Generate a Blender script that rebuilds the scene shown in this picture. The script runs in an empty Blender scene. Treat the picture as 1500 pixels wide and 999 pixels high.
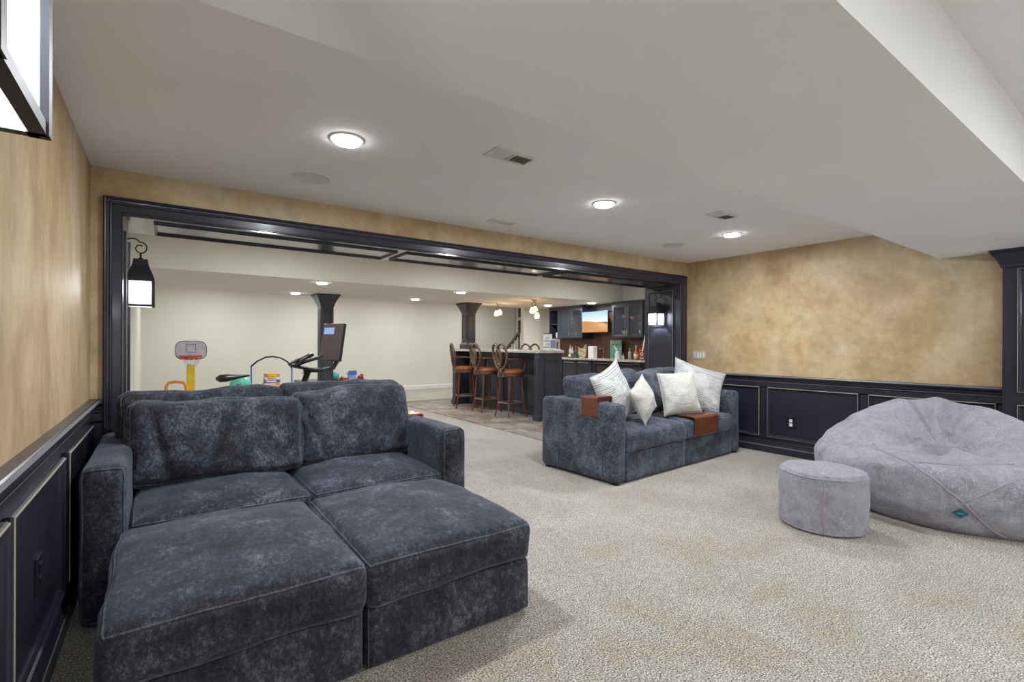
import bpy, math, random
from mathutils import Vector, noise, Matrix, Euler
D=bpy.data; COL=bpy.context.scene.collection; SC=bpy.context.scene
PI=math.pi; random.seed(7)

# ------------------------------------------------------------------ camera
cd=D.cameras.new('camera'); cam=D.objects.new('camera',cd); COL.objects.link(cam)
cd.sensor_width=36; cd.lens=36*713.465/1500; cd.shift_y=5.22/1500; cd.clip_start=.05
cam.matrix_world=(Matrix.Translation((0,0,1.294))@Matrix.Rotation(-math.radians(35.5586),4,'Z')
                  @Matrix.Rotation(PI/2,4,'X')@Matrix.Rotation(.003,4,'Z'))
SC.camera=cam
# ------------------------------------------------------------------ world + exposure
w=D.worlds.new('world'); SC.world=w; w.use_nodes=True
w.node_tree.nodes['Background'].inputs[0].default_value=(.8,.85,1,1)
w.node_tree.nodes['Background'].inputs[1].default_value=.3
SC.view_settings.view_transform='Standard'; SC.view_settings.look='None'
SC.view_settings.gamma=1; SC.view_settings.use_curve_mapping=False
SC.view_settings.exposure=0.36
CAN_W=24.0        # watts of each ceiling can
FILL_EMIT=1.5        # emission of the added fill panels behind the viewer
LANTERN=2300.0       # emission of the small bulb inside each lantern

# ------------------------------------------------------------------ materials
def new_mat(name):
    m=D.materials.new(name); m.use_nodes=True
    return m,m.node_tree,m.node_tree.nodes['Principled BSDF']
def N(t,k,**kw):
    n=t.nodes.new(k)
    for a,b in kw.items():
        if a in n.inputs: n.inputs[a].default_value=b
        else: setattr(n,a,b)
    return n
def coords(t,scale=(1,1,1),kind='Object'):
    tc=N(t,'ShaderNodeTexCoord'); mp=N(t,'ShaderNodeMapping'); mp.inputs['Scale'].default_value=scale
    t.links.new(tc.outputs[kind],mp.inputs[0]); return mp.outputs[0]
def world_coords(t,scale=(1,1,1)):
    g=N(t,'ShaderNodeNewGeometry'); mp=N(t,'ShaderNodeMapping'); mp.inputs['Scale'].default_value=scale
    t.links.new(g.outputs['Position'],mp.inputs[0]); return mp.outputs[0]
def ramp(t,src,stops):
    r=N(t,'ShaderNodeValToRGB'); e=r.color_ramp.elements
    while len(e)>1: e.remove(e[0])
    e[0].position=stops[0][0]; e[0].color=(*stops[0][1],1)
    for p,c in stops[1:]:
        k=e.new(p); k.color=(*c,1)
    t.links.new(src,r.inputs[0]); return r.outputs[0]
def nz(t,vec,scale,detail=4,rough=.5,dist=0):
    n=N(t,'ShaderNodeTexNoise'); n.inputs['Scale'].default_value=scale; n.inputs['Detail'].default_value=detail
    n.inputs['Roughness'].default_value=rough; n.inputs['Distortion'].default_value=dist
    t.links.new(vec,n.inputs['Vector']); return n.outputs['Fac']
def bump(t,b,src,strength,dist=.01,prev=None):
    n=N(t,'ShaderNodeBump'); n.inputs['Strength'].default_value=strength; n.inputs['Distance'].default_value=dist
    t.links.new(src,n.inputs['Height'])
    if prev: t.links.new(prev,n.inputs['Normal'])
    t.links.new(n.outputs[0],b.inputs['Normal']); return n.outputs[0]
def mixc(t,fac,a,b,mode='MIX'):
    n=N(t,'ShaderNodeMix'); n.data_type='RGBA'; n.blend_type=mode
    for s,i in ((fac,0),(a,6),(b,7)):
        if hasattr(s,'is_linked'): t.links.new(s,n.inputs[i])
        elif i==0: n.inputs[0].default_value=s
        else: n.inputs[i].default_value=(*s,1)
    return n.outputs[2]
def plain(name,c,rough=.5,metal=0,emit=None,es=0,spec=.5,coat=0,alpha=1,trans=0):
    m,t,b=new_mat(name); b.inputs['Base Color'].default_value=(*c,1); b.inputs['Roughness'].default_value=rough
    b.inputs['Metallic'].default_value=metal; b.inputs['Specular IOR Level'].default_value=spec
    b.inputs['Coat Weight'].default_value=coat; b.inputs['Alpha'].default_value=alpha
    b.inputs['Transmission Weight'].default_value=trans
    if emit: b.inputs['Emission Color'].default_value=(*emit,1); b.inputs['Emission Strength'].default_value=es
    # faint procedural variation of the surface
    if not emit and trans==0:
        v=coords(t,(1,1,1)); f=nz(t,v,9,3); c2=tuple(x*.86 for x in c)
        t.links.new(ramp(t,f,[(.35,c2),(.65,c)]),b.inputs['Base Color'])
    return m
M={}
# faux painted tan plaster
def tan_wall(name,stretch,ramp_stops,rough=.5):
    m,t,b=new_mat(name); v=world_coords(t,stretch)
    f1=nz(t,v,1.1,6,.62,.6); f2=nz(t,v,3.3,5,.6,.3); f3=nz(t,v,14,4,.6)
    c1=ramp(t,f1,ramp_stops)
    c2=ramp(t,f2,[(.3,(.80,.78,.76)),(.5,(.96,.95,.93)),(.7,(1.10,1.12,1.16))])
    c3=ramp(t,f3,[(.3,(.88,.87,.85)),(.7,(1.08,1.08,1.08))])
    t.links.new(mixc(t,1.0,mixc(t,1.0,c1,c2,'MULTIPLY'),c3,'MULTIPLY'),b.inputs['Base Color'])
    b.inputs['Roughness'].default_value=rough; bump(t,b,nz(t,v,30,4,.6),.12,.004)
    return m
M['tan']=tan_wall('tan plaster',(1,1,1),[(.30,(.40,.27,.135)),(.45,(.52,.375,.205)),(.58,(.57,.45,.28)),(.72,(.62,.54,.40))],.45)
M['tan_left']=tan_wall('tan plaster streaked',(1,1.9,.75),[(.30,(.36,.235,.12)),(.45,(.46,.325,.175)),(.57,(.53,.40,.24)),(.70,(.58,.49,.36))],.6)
# smooth paints
def paint(name,c,rough=.8,bs=.04):
    m,t,b=new_mat(name); v=world_coords(t); f=nz(t,v,1.5,3)
    t.links.new(ramp(t,f,[(.3,tuple(x*.96 for x in c)),(.7,c)]),b.inputs['Base Color'])
    b.inputs['Roughness'].default_value=rough; bump(t,b,nz(t,v,160,3),bs,.002); return m
M['ceiling']=paint('ceiling paint',(.865,.875,.885),.85)
M['cream']=paint('cream wall paint',(.74,.715,.635),.8)
M['far_ceiling']=paint('far ceiling paint',(.80,.755,.69),.85)
M['white_trim']=paint('white trim paint',(.8,.79,.76),.4,.0)
def navy(name,c,rough,coat=.0):
    m,t,b=new_mat(name); v=world_coords(t); f=nz(t,v,6,5,.65)
    t.links.new(ramp(t,f,[(.35,tuple(x*.92 for x in c)),(.65,c)]),b.inputs['Base Color'])
    r=ramp(t,nz(t,v,10,4),[(.3,(rough*.93,)*3),(.7,(rough*1.07,)*3)]); t.links.new(r,b.inputs['Roughness'])
    b.inputs['Coat Weight'].default_value=coat; b.inputs['Coat Roughness'].default_value=.12
    bump(t,b,nz(t,v,60,3),.015,.001); return m
M['navy']=navy('navy satin paint',(.020,.021,.036),.32,.15)
M['navy_gloss']=navy('navy glossy paint',(.020,.021,.036),.16,.5)
M['navy_cab']=navy('cabinet dark blue grey paint',(.035,.038,.052),.4)
M['rub']=plain('rubbed gold edge',(.42,.36,.25),.45)
M['rub_dark']=plain('rubbed grey edge',(.16,.16,.17),.4)
M['black']=plain('black plastic',(.012,.012,.014),.35)
M['iron']=plain('dark iron',(.02,.02,.026),.45,.3)
M['grey_plastic']=plain('grey plastic',(.22,.22,.24),.4)
M['steel']=plain('steel',(.5,.5,.52),.25,1)
M['white']=plain('white plastic',(.78,.78,.78),.35)
M['beige_plate']=plain('beige switch plate',(.55,.50,.40),.4)
M['speaker']=plain('speaker grille',(.56,.55,.54),.9)
M['vent']=plain('white vent metal',(.72,.71,.70),.5)
M['vent_dark']=plain('vent shadow grey',(.20,.20,.20),.8)
m,t,b=new_mat('lit frosted seeded glass'); v=coords(t); f=nz(t,v,70,4,.7)
b.inputs['Base Color'].default_value=(.8,.85,.9,1); b.inputs['Roughness'].default_value=.4; b.inputs['Alpha'].default_value=.72
t.links.new(ramp(t,f,[(.35,(.50,.54,.60)),(.65,(.90,.95,1))]),b.inputs['Emission Color']); b.inputs['Emission Strength'].default_value=.62; M['frost']=m
M['bulb_glow']=plain('glowing bulb',(1,1,1),.5,emit=(.90,.95,1),es=LANTERN)
M['amber']=plain('lit amber glass',(.9,.6,.3),.4,emit=(1,.66,.32),es=2.6)
M['fill_glow']=plain('added fill glow',(.9,.95,1),.5,emit=(.90,.96,1),es=FILL_EMIT)  # glow of the panels added behind the viewer
M['can_lens']=plain('lit can lens',(1,1,1),.5,emit=(1,.985,.96),es=22)
# chenille
def velvet(name,dark,mid,light,s=1):
    m,t,b=new_mat(name); v=coords(t,(s,s,s)); vs=coords(t,(10*s,5*s,7*s))
    f1=nz(t,v,4.2,9,.80,.2); f2=nz(t,vs,7,8,.84,.15); f3=nz(t,v,230,2,.6)
    mx=N(t,'ShaderNodeMath',operation='MULTIPLY_ADD'); mx.inputs[1].default_value=.5
    hf=N(t,'ShaderNodeMath',operation='MULTIPLY'); hf.inputs[1].default_value=.5
    t.links.new(f1,mx.inputs[0]); t.links.new(f2,hf.inputs[0]); t.links.new(hf.outputs[0],mx.inputs[2])
    c=ramp(t,mx.outputs[0],[(.41,dark),(.475,mid),(.525,tuple(x*1.9 for x in mid)),(.60,light)])
    c=mixc(t,.6,c,ramp(t,f3,[(.3,(.5,.5,.5)),(.7,(1.45,1.45,1.45))]),'MULTIPLY')
    t.links.new(c,b.inputs['Base Color']); b.inputs['Roughness'].default_value=.7
    b.inputs['Specular IOR Level'].default_value=.25
    b.inputs['Sheen Weight'].default_value=.28; b.inputs['Sheen Roughness'].default_value=.4
    b.inputs['Sheen Tint'].default_value=(.6,.66,.85,1)
    p=bump(t,b,f2,.4,.008); bump(t,b,f3,.35,.002,p); return m
M['velvet']=velvet('charcoal chenille',(.009,.010,.014),(.023,.0245,.035),(.15,.158,.20))
M['velvet_seam']=velvet('charcoal seam',(.03,.03,.04),(.06,.063,.08),(.10,.105,.13))
M['velvet2']=velvet('slate blue chenille',(.018,.020,.029),(.050,.055,.076),(.17,.18,.225))
# carpet
m,t,b=new_mat('cut pile carpet'); v=world_coords(t)
f1=nz(t,v,135,3,.9); f2=nz(t,v,2.1,5,.65,.8); f3=nz(t,v,190,2,.7)
c=ramp(t,f1,[(.40,(.040,.034,.027)),(.47,(.26,.235,.20)),(.53,(.50,.47,.425)),(.60,(.82,.795,.745))])
c=mixc(t,.8,c,ramp(t,nz(t,v,320,2,.8),[(.38,(.55,.53,.50)),(.5,(1,1,1)),(.62,(1.3,1.3,1.3))]),'MULTIPLY')
c=mixc(t,1,c,ramp(t,nz(t,v,26,5,.85),[(.36,(.80,.78,.76)),(.5,(1,1,1)),(.64,(1.16,1.16,1.16))]),'MULTIPLY')
c=mixc(t,1,c,ramp(t,f2,[(.36,(.90,.85,.80)),(.5,(.98,.965,.94)),(.64,(1.06,1.07,1.07))]),'MULTIPLY')
t.links.new(c,b.inputs['Base Color']); b.inputs['Roughness'].default_value=.95; b.inputs['Specular IOR Level'].default_value=.1
b.inputs['Sheen Weight'].default_value=.2
p=bump(t,b,f1,.5,.006); bump(t,b,f3,.4,.003,p); M['carpet']=m
# slate tiles
def slate(name,a,bb):
    m,t,b=new_mat(name); v=world_coords(t,(1,1,1)); f=nz(t,v,5,6,.65,1)
    t.links.new(ramp(t,f,[(.35,a),(.65,bb)]),b.inputs['Base Color']); b.inputs['Roughness'].default_value=.45
    bump(t,b,nz(t,v,18,5),.3,.006); return m
M['slate0']=slate('slate brown',(.17,.12,.09),(.36,.29,.24)); M['slate1']=slate('slate grey',(.20,.18,.17),(.42,.38,.34))
M['slate2']=slate('slate rust',(.20,.12,.08),(.38,.27,.20)); M['grout']=plain('grout',(.22,.19,.16),.9)
# granite
m,t,b=new_mat('speckled granite'); v=world_coords(t); f=nz(t,v,45,4,.8)
t.links.new(ramp(t,f,[(.38,(.10,.08,.07)),(.46,(.42,.37,.32)),(.58,(.66,.62,.57)),(.7,(.80,.78,.74))]),b.inputs['Base Color'])
b.inputs['Roughness'].default_value=.15; M['granite']=m
# woods
def wood(name,a,bb,sc,rough=.35):
    m,t,b=new_mat(name); v=coords(t,sc); f=nz(t,v,6,6,.6,1.2)
    t.links.new(ramp(t,f,[(.33,a),(.67,bb)]),b.inputs['Base Color']); b.inputs['Roughness'].default_value=rough
    bump(t,b,f,.15,.003); return m
M['walnut']=wood('red walnut',(.075,.022,.010),(.22,.075,.032),(1,14,14),.3)
M['orange_wood']=wood('orange wood',(.22,.06,.015),(.42,.15,.05),(1,9,9),.3)
M['stool_wood']=wood('carved brown wood',(.055,.03,.020),(.19,.115,.075),(6,6,2),.4)
M['stool_red']=wood('reddish brown wood',(.06,.022,.012),(.17,.065,.035),(6,6,2),.35)
M['board']=wood('striped backsplash wood',(.05,.018,.010),(.19,.075,.04),(1,14,.8),.4)
M['rail_wood']=wood('stair rail wood',(.035,.012,.008),(.10,.04,.025),(3,3,3),.3)
M['table_wood']=wood('dark cherry',(.06,.018,.010),(.14,.045,.025),(2,9,9),.35)
M['leather']=plain('cognac leather',(.34,.105,.03),.28,coat=.3)
# white fabrics
def linen(name,c,print_kind=None):
    m,t,b=new_mat(name); uv=coords(t,(1,1,1),'UV'); v=coords(t); f=nz(t,v,150,2,.7)
    col=ramp(t,f,[(.3,tuple(x*.82 for x in c)),(.7,c)])
    if print_kind:
        sp=N(t,'ShaderNodeSeparateXYZ'); t.links.new(uv,sp.inputs[0])
        wv=N(t,'ShaderNodeTexNoise'); wv.inputs['Scale'].default_value=7; t.links.new(uv,wv.inputs['Vector'])
        def mth(op,a,bv,c2=None):
            n=N(t,'ShaderNodeMath',operation=op)
            for i,s in enumerate((a,bv,c2)):
                if s is None: continue
                if hasattr(s,'is_linked'): t.links.new(s,n.inputs[i])
                else: n.inputs[i].default_value=s
            return n.outputs[0]
        y=mth('MULTIPLY_ADD',wv.outputs['Fac'],.02,sp.outputs[1])
        row=mth('FRACT',mth('MULTIPLY',y,26),0.); line=mth('LESS_THAN',row,.34)
        rid=mth('FLOOR',mth('MULTIPLY',y,26),0.)
        rn=N(t,'ShaderNodeTexWhiteNoise',noise_dimensions='1D'); t.links.new(rid,rn.inputs['W'])
        dens=mth('MULTIPLY_ADD',rn.outputs['Value'],50,24)
        xs=mth('ADD',mth('MULTIPLY',sp.outputs[0],dens),mth('MULTIPLY',rid,.37))
        dash=mth('LESS_THAN',mth('FRACT',xs,0.),.62)
        band=nz(t,uv,2.3,2); bm=mth('GREATER_THAN',band,.44)
        dark=mth('GREATER_THAN',rn.outputs['Value'],.3)
        mask=mth('MULTIPLY',mth('MULTIPLY',mth('MULTIPLY',line,dash),bm),mth('MULTIPLY_ADD',dark,.55,.45))
        col=mixc(t,mask,col,(.055,.07,.10))
    t.links.new(col,b.inputs['Base Color']); b.inputs['Roughness'].default_value=.9
    b.inputs['Sheen Weight'].default_value=.15
    p=bump(t,b,nz(t,coords(t,(1,1,1.6)),7,4,.6,.8),.55,.03); bump(t,b,f,.3,.002,p); return m
M['linen']=linen('cream linen',(.62,.605,.57)); M['print']=linen('printed white cotton',(.62,.625,.63),1)
# fur
m,t,b=new_mat('lavender grey faux fur'); v=coords(t)
f1=nz(t,v,5,7,.7,1.5); f2=nz(t,v,42,5,.75,2.5); f3=nz(t,v,190,2,.6)
c=ramp(t,f1,[(.3,(.38,.365,.42)),(.5,(.53,.515,.60)),(.7,(.64,.63,.73))])
c=mixc(t,.55,c,ramp(t,f2,[(.38,(.50,.48,.50)),(.52,(1,1,1)),(.65,(1.2,1.2,1.22))]),'MULTIPLY')
t.links.new(c,b.inputs['Base Color']); b.inputs['Roughness'].default_value=.9; b.inputs['Specular IOR Level'].default_value=.15
b.inputs['Sheen Weight'].default_value=.45; b.inputs['Sheen Tint'].default_value=(.9,.9,1,1)
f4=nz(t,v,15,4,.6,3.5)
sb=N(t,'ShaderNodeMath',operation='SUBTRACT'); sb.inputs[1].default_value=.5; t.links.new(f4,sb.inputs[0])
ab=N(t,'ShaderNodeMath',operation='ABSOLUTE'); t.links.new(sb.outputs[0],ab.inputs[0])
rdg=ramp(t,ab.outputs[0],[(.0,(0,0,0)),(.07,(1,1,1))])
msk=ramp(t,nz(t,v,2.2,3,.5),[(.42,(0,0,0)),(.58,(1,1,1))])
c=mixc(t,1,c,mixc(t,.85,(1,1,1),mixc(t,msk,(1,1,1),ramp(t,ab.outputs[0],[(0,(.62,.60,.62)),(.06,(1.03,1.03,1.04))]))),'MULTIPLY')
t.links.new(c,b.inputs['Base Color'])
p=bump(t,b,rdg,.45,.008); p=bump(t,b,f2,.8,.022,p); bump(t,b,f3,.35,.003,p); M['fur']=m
M['fur_seam']=plain('fur seam',(.36,.33,.38),.9)
M['teal']=plain('teal tag',(.01,.13,.17),.5)
for n,c in dict(red=(.62,.05,.04),yellow=(.85,.62,.02),orange=(.85,.30,.05),blue=(.05,.18,.55),green=(.08,.55,.38),
                lightblue=(.25,.45,.75),darkred=(.30,.015,.03),board_white=(.62,.62,.70),sign_teal=(.10,.33,.33),
                amberliq=(.42,.20,.05),label=(.75,.66,.42),cork=(.36,.27,.18),greybottle=(.30,.30,.27),silver=(.55,.55,.58),
                purple=(.20,.20,.34),paper=(.78,.77,.74),ink=(.05,.05,.06),darkgreen=(.04,.07,.055),brass=(.35,.22,.10),
                turq=(.06,.50,.45)).items(): M[n]=plain(n,c,.4)
M['copper']=plain('copper bowl',(.75,.25,.10),.3,.6)
M['skydome']=None
def simple_glass(name,tint,rough=.03,a=.25):
    m,t,b=new_mat(name); b.inputs['Base Color'].default_value=(*tint,1); b.inputs['Roughness'].default_value=rough
    b.inputs['Alpha'].default_value=a; b.inputs['Coat Weight'].default_value=.3; return m
M['glass']=simple_glass('cabinet glass',(.20,.22,.28),.05,.12)
M['bottle_glass']=simple_glass('clear bottle glass',(.75,.75,.74),.05,.5)
# tv picture: sand dune under pale blue sky
m,t,b=new_mat('tv picture'); uv=coords(t,(1,1,1),'UV'); sp=N(t,'ShaderNodeSeparateXYZ'); t.links.new(uv,sp.inputs[0])
sky=ramp(t,sp.outputs[1],[(.45,(.90,.86,.80)),(.7,(.62,.80,.92)),(1,(.30,.58,.80))])
dn=ramp(t,nz(t,coords(t,(3,30,1),'UV'),3,4),[(.3,(.42,.17,.04)),(.7,(.70,.36,.12))])
def mm(t,op,*a):
    n=N(t,'ShaderNodeMath',operation=op)
    for i,s in enumerate(a):
        if hasattr(s,'is_linked'): t.links.new(s,n.inputs[i])
        else: n.inputs[i].default_value=s
    return n.outputs[0]
crest=mm(t,'SUBTRACT',.56,mm(t,'MULTIPLY',mm(t,'POWER',sp.outputs[0],1.6),.20))
isd=mm(t,'LESS_THAN',sp.outputs[1],crest)
rd=mm(t,'MULTIPLY',mm(t,'GREATER_THAN',sp.outputs[0],.45),mm(t,'LESS_THAN',sp.outputs[1],.48))
cc=mixc(t,rd,sky,(.10,.06,.05)); cc=mixc(t,isd,cc,dn)
t.links.new(cc,b.inputs['Emission Color']); b.inputs['Emission Strength'].default_value=.85
b.inputs['Base Color'].default_value=(.01,.01,.01,1); b.inputs['Roughness'].default_value=.2; M['tv']=m
# bike screen: dark reflective
m,t,b=new_mat('dark glossy screen'); b.inputs['Base Color'].default_value=(.085,.06,.06,1); b.inputs['Roughness'].default_value=.12; M['screen']=m
M['screen_reflection']=plain('painted blue screen reflection',(.1,.15,.3),.3,emit=(.35,.45,.75),es=.5)  # screen reflection painted as a weak blue glow

# ------------------------------------------------------------------ mesh helpers
class MB:
    def __init__(s): s.v=[]; s.f=[]; s.uv=None
    def box(s,x0,y0,z0,x1,y1,z1):
        b=len(s.v); s.v+=[(x,y,z) for z in(z0,z1) for y in(y0,y1) for x in(x0,x1)]
        s.f+=[tuple(b+i for i in q) for q in((0,2,3,1),(4,5,7,6),(0,1,5,4),(2,6,7,3),(0,4,6,2),(1,3,7,5))]; return s
    def obox(s,c,U,V,W):   # oriented box: centre, half vectors
        c,U,V,W=map(Vector,(c,U,V,W)); b=len(s.v)
        s.v+=[tuple(c+U*i+V*j+W*k) for k in(-1,1) for j in(-1,1) for i in(-1,1)]
        s.f+=[tuple(b+i for i in q) for q in((0,2,3,1),(4,5,7,6),(0,1,5,4),(2,6,7,3),(0,4,6,2),(1,3,7,5))]; return s
    def tube(s,pts,r,n=8,closed=False,flat=1.0,up=None):
        pts=[Vector(p) for p in pts]; L=len(pts); b=len(s.v); prev=None
        rs=r if isinstance(r,(list,tuple)) else [r]*L
        for i,p in enumerate(pts):
            a=pts[(i-1)%L] if (closed or i>0) else p; c=pts[(i+1)%L] if (closed or i<L-1) else p
            t=(c-a); t=t.normalized() if t.length>1e-9 else Vector((0,0,1))
            if prev is None:
                u=Vector(up) if up else (Vector((0,0,1)) if abs(t.z)<.9 else Vector((1,0,0)))
                x=t.cross(u).normalized()
            else: x=(prev-t*prev.dot(t)).normalized()
            prev=x; y=t.cross(x)
            for k in range(n):
                a2=2*PI*k/n; s.v.append(tuple(p+x*math.cos(a2)*rs[i]*flat+y*math.sin(a2)*rs[i]))
        for i in range(L if closed else L-1):
            j=(i+1)%L
            for k in range(n):
                k2=(k+1)%n; s.f.append((b+i*n+k,b+i*n+k2,b+j*n+k2,b+j*n+k))
        if not closed:
            s.f.append(tuple(b+k for k in range(n))[::-1]); s.f.append(tuple(b+(L-1)*n+k for k in range(n)))
        return s
    def cyl(s,p0,p1,r0,r1=None,n=16): return s.tube([p0,p1],[r0,r0 if r1 is None else r1],n)
    def lathe(s,prof,c=(0,0,0),n=24):
        b=len(s.v)
        for r,z in prof:
            for k in range(n): a=2*PI*k/n; s.v.append((c[0]+r*math.cos(a),c[1]+r*math.sin(a),c[2]+z))
        for i in range(len(prof)-1):
            for k in range(n):
                k2=(k+1)%n; s.f.append((b+i*n+k,b+i*n+k2,b+(i+1)*n+k2,b+(i+1)*n+k))
        s.f.append(tuple(b+k for k in range(n))[::-1]); s.f.append(tuple(b+(len(prof)-1)*n+k for k in range(n))); return s
    def frustum(s,c,z0,h0,z1,h1):   # square: half sizes at two heights
        b=len(s.v)
        for z,h in((z0,h0),(z1,h1)): s.v+=[(c[0]+i*h,c[1]+j*h,z) for j in(-1,1) for i in(-1,1)]
        s.f+=[tuple(b+i for i in q) for q in((0,2,3,1),(4,5,7,6),(0,1,5,4),(2,6,7,3),(0,4,6,2),(1,3,7,5))]; return s
    def rect_sweep(s,O,U,V,Nn,u0,v0,u1,v1,prof):  # mitred picture frame moulding
        O,U,V,Nn=map(Vector,(O,U,V,Nn)); b=len(s.v); n=len(prof)
        for a,h in prof:
            for u,v in((u0+a,v0+a),(u1-a,v0+a),(u1-a,v1-a),(u0+a,v1-a)): s.v.append(tuple(O+U*u+V*v+Nn*h))
        for i in range(n-1):
            for k in range(4):
                k2=(k+1)%4; s.f.append((b+i*4+k,b+i*4+k2,b+(i+1)*4+k2,b+(i+1)*4+k))
        return s
    def sweep(s,rows):   # rows: list of polylines of equal length (profile points), joined
        b=len(s.v); n=len(rows[0])
        for r in rows: s.v+=[tuple(p) for p in r]
        for i in range(len(rows)-1):
            for k in range(n-1): s.f.append((b+i*n+k,b+i*n+k+1,b+(i+1)*n+k+1,b+(i+1)*n+k))
        return s
    def prism(s,poly,z0,z1,axis='z',fix=None):
        # poly of 2D points extruded along axis
        b=len(s.v); n=len(poly)
        for z in(z0,z1):
            for x,y in poly: s.v.append({'z':(x,y,z),'x':(z,x,y),'y':(x,z,y)}[axis])
        s.f.append(tuple(b+i for i in range(n))[::-1]); s.f.append(tuple(b+n+i for i in range(n)))
        for i in range(n): j=(i+1)%n; s.f.append((b+i,b+j,b+n+j,b+n+i))
        return s
    def build(s,name,mat,parent=None,smooth=False,bevel=0,loc=None):
        me=D.meshes.new(name); me.from_pydata(s.v,[],s.f); me.materials.append(M[mat])
        if s.uv:
            l=me.uv_layers.new(name='UVMap')
            for p in me.polygons:
                for li in p.loop_indices: l.data[li].uv=s.uv[me.loops[li].vertex_index]
        import bmesh
        bm=bmesh.new(); bm.from_mesh(me); bmesh.ops.recalc_face_normals(bm,faces=bm.faces); bm.to_mesh(me); bm.free()
        if smooth:
            for p in me.polygons: p.use_smooth=True
        o=D.objects.new(name,me); COL.objects.link(o)
        if parent: o.parent=parent
        if loc: o.location=loc
        if bevel:
            bv=o.modifiers.new('bevel','BEVEL'); bv.width=bevel; bv.segments=2; bv.limit_method='ANGLE'; bv.angle_limit=.7
        return o
def thing(name,label,cat,loc=(0,0,0),rz=0,group=None):
    o=D.objects.new(name,None); COL.objects.link(o); o.location=loc; o.rotation_euler=(0,0,rz); o.empty_display_size=.05
    o['label']=label; o['category']=cat
    if group: o['group']=group
    return o
def tag(o,label,cat,group=None):
    o['label']=label; o['category']=cat
    if group: o['group']=group
    return o
def struct(name,mb,mat,label,cat='structure',bevel=0):
    o=mb.build(name,mat,bevel=bevel); o['kind']='structure'; o['label']=label; o['category']=cat; return o
def dup(o,parent=None):
    c=o.copy(); COL.objects.link(c)
    if parent: c.parent=parent
    for ch in list(o.children): dup(ch,c)
    return c
def lamp(name,kind,loc,power,color,parent,size=.1,rot=(0,0,0)):
    l=D.lights.new(name,kind); l.energy=power; l.color=color
    if kind=='AREA': l.shape='DISK'; l.size=size
    else: l.shadow_soft_size=size
    o=D.objects.new(name,l); COL.objects.link(o); o.parent=parent; o.location=loc; o.rotation_euler=rot; return o
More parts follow.
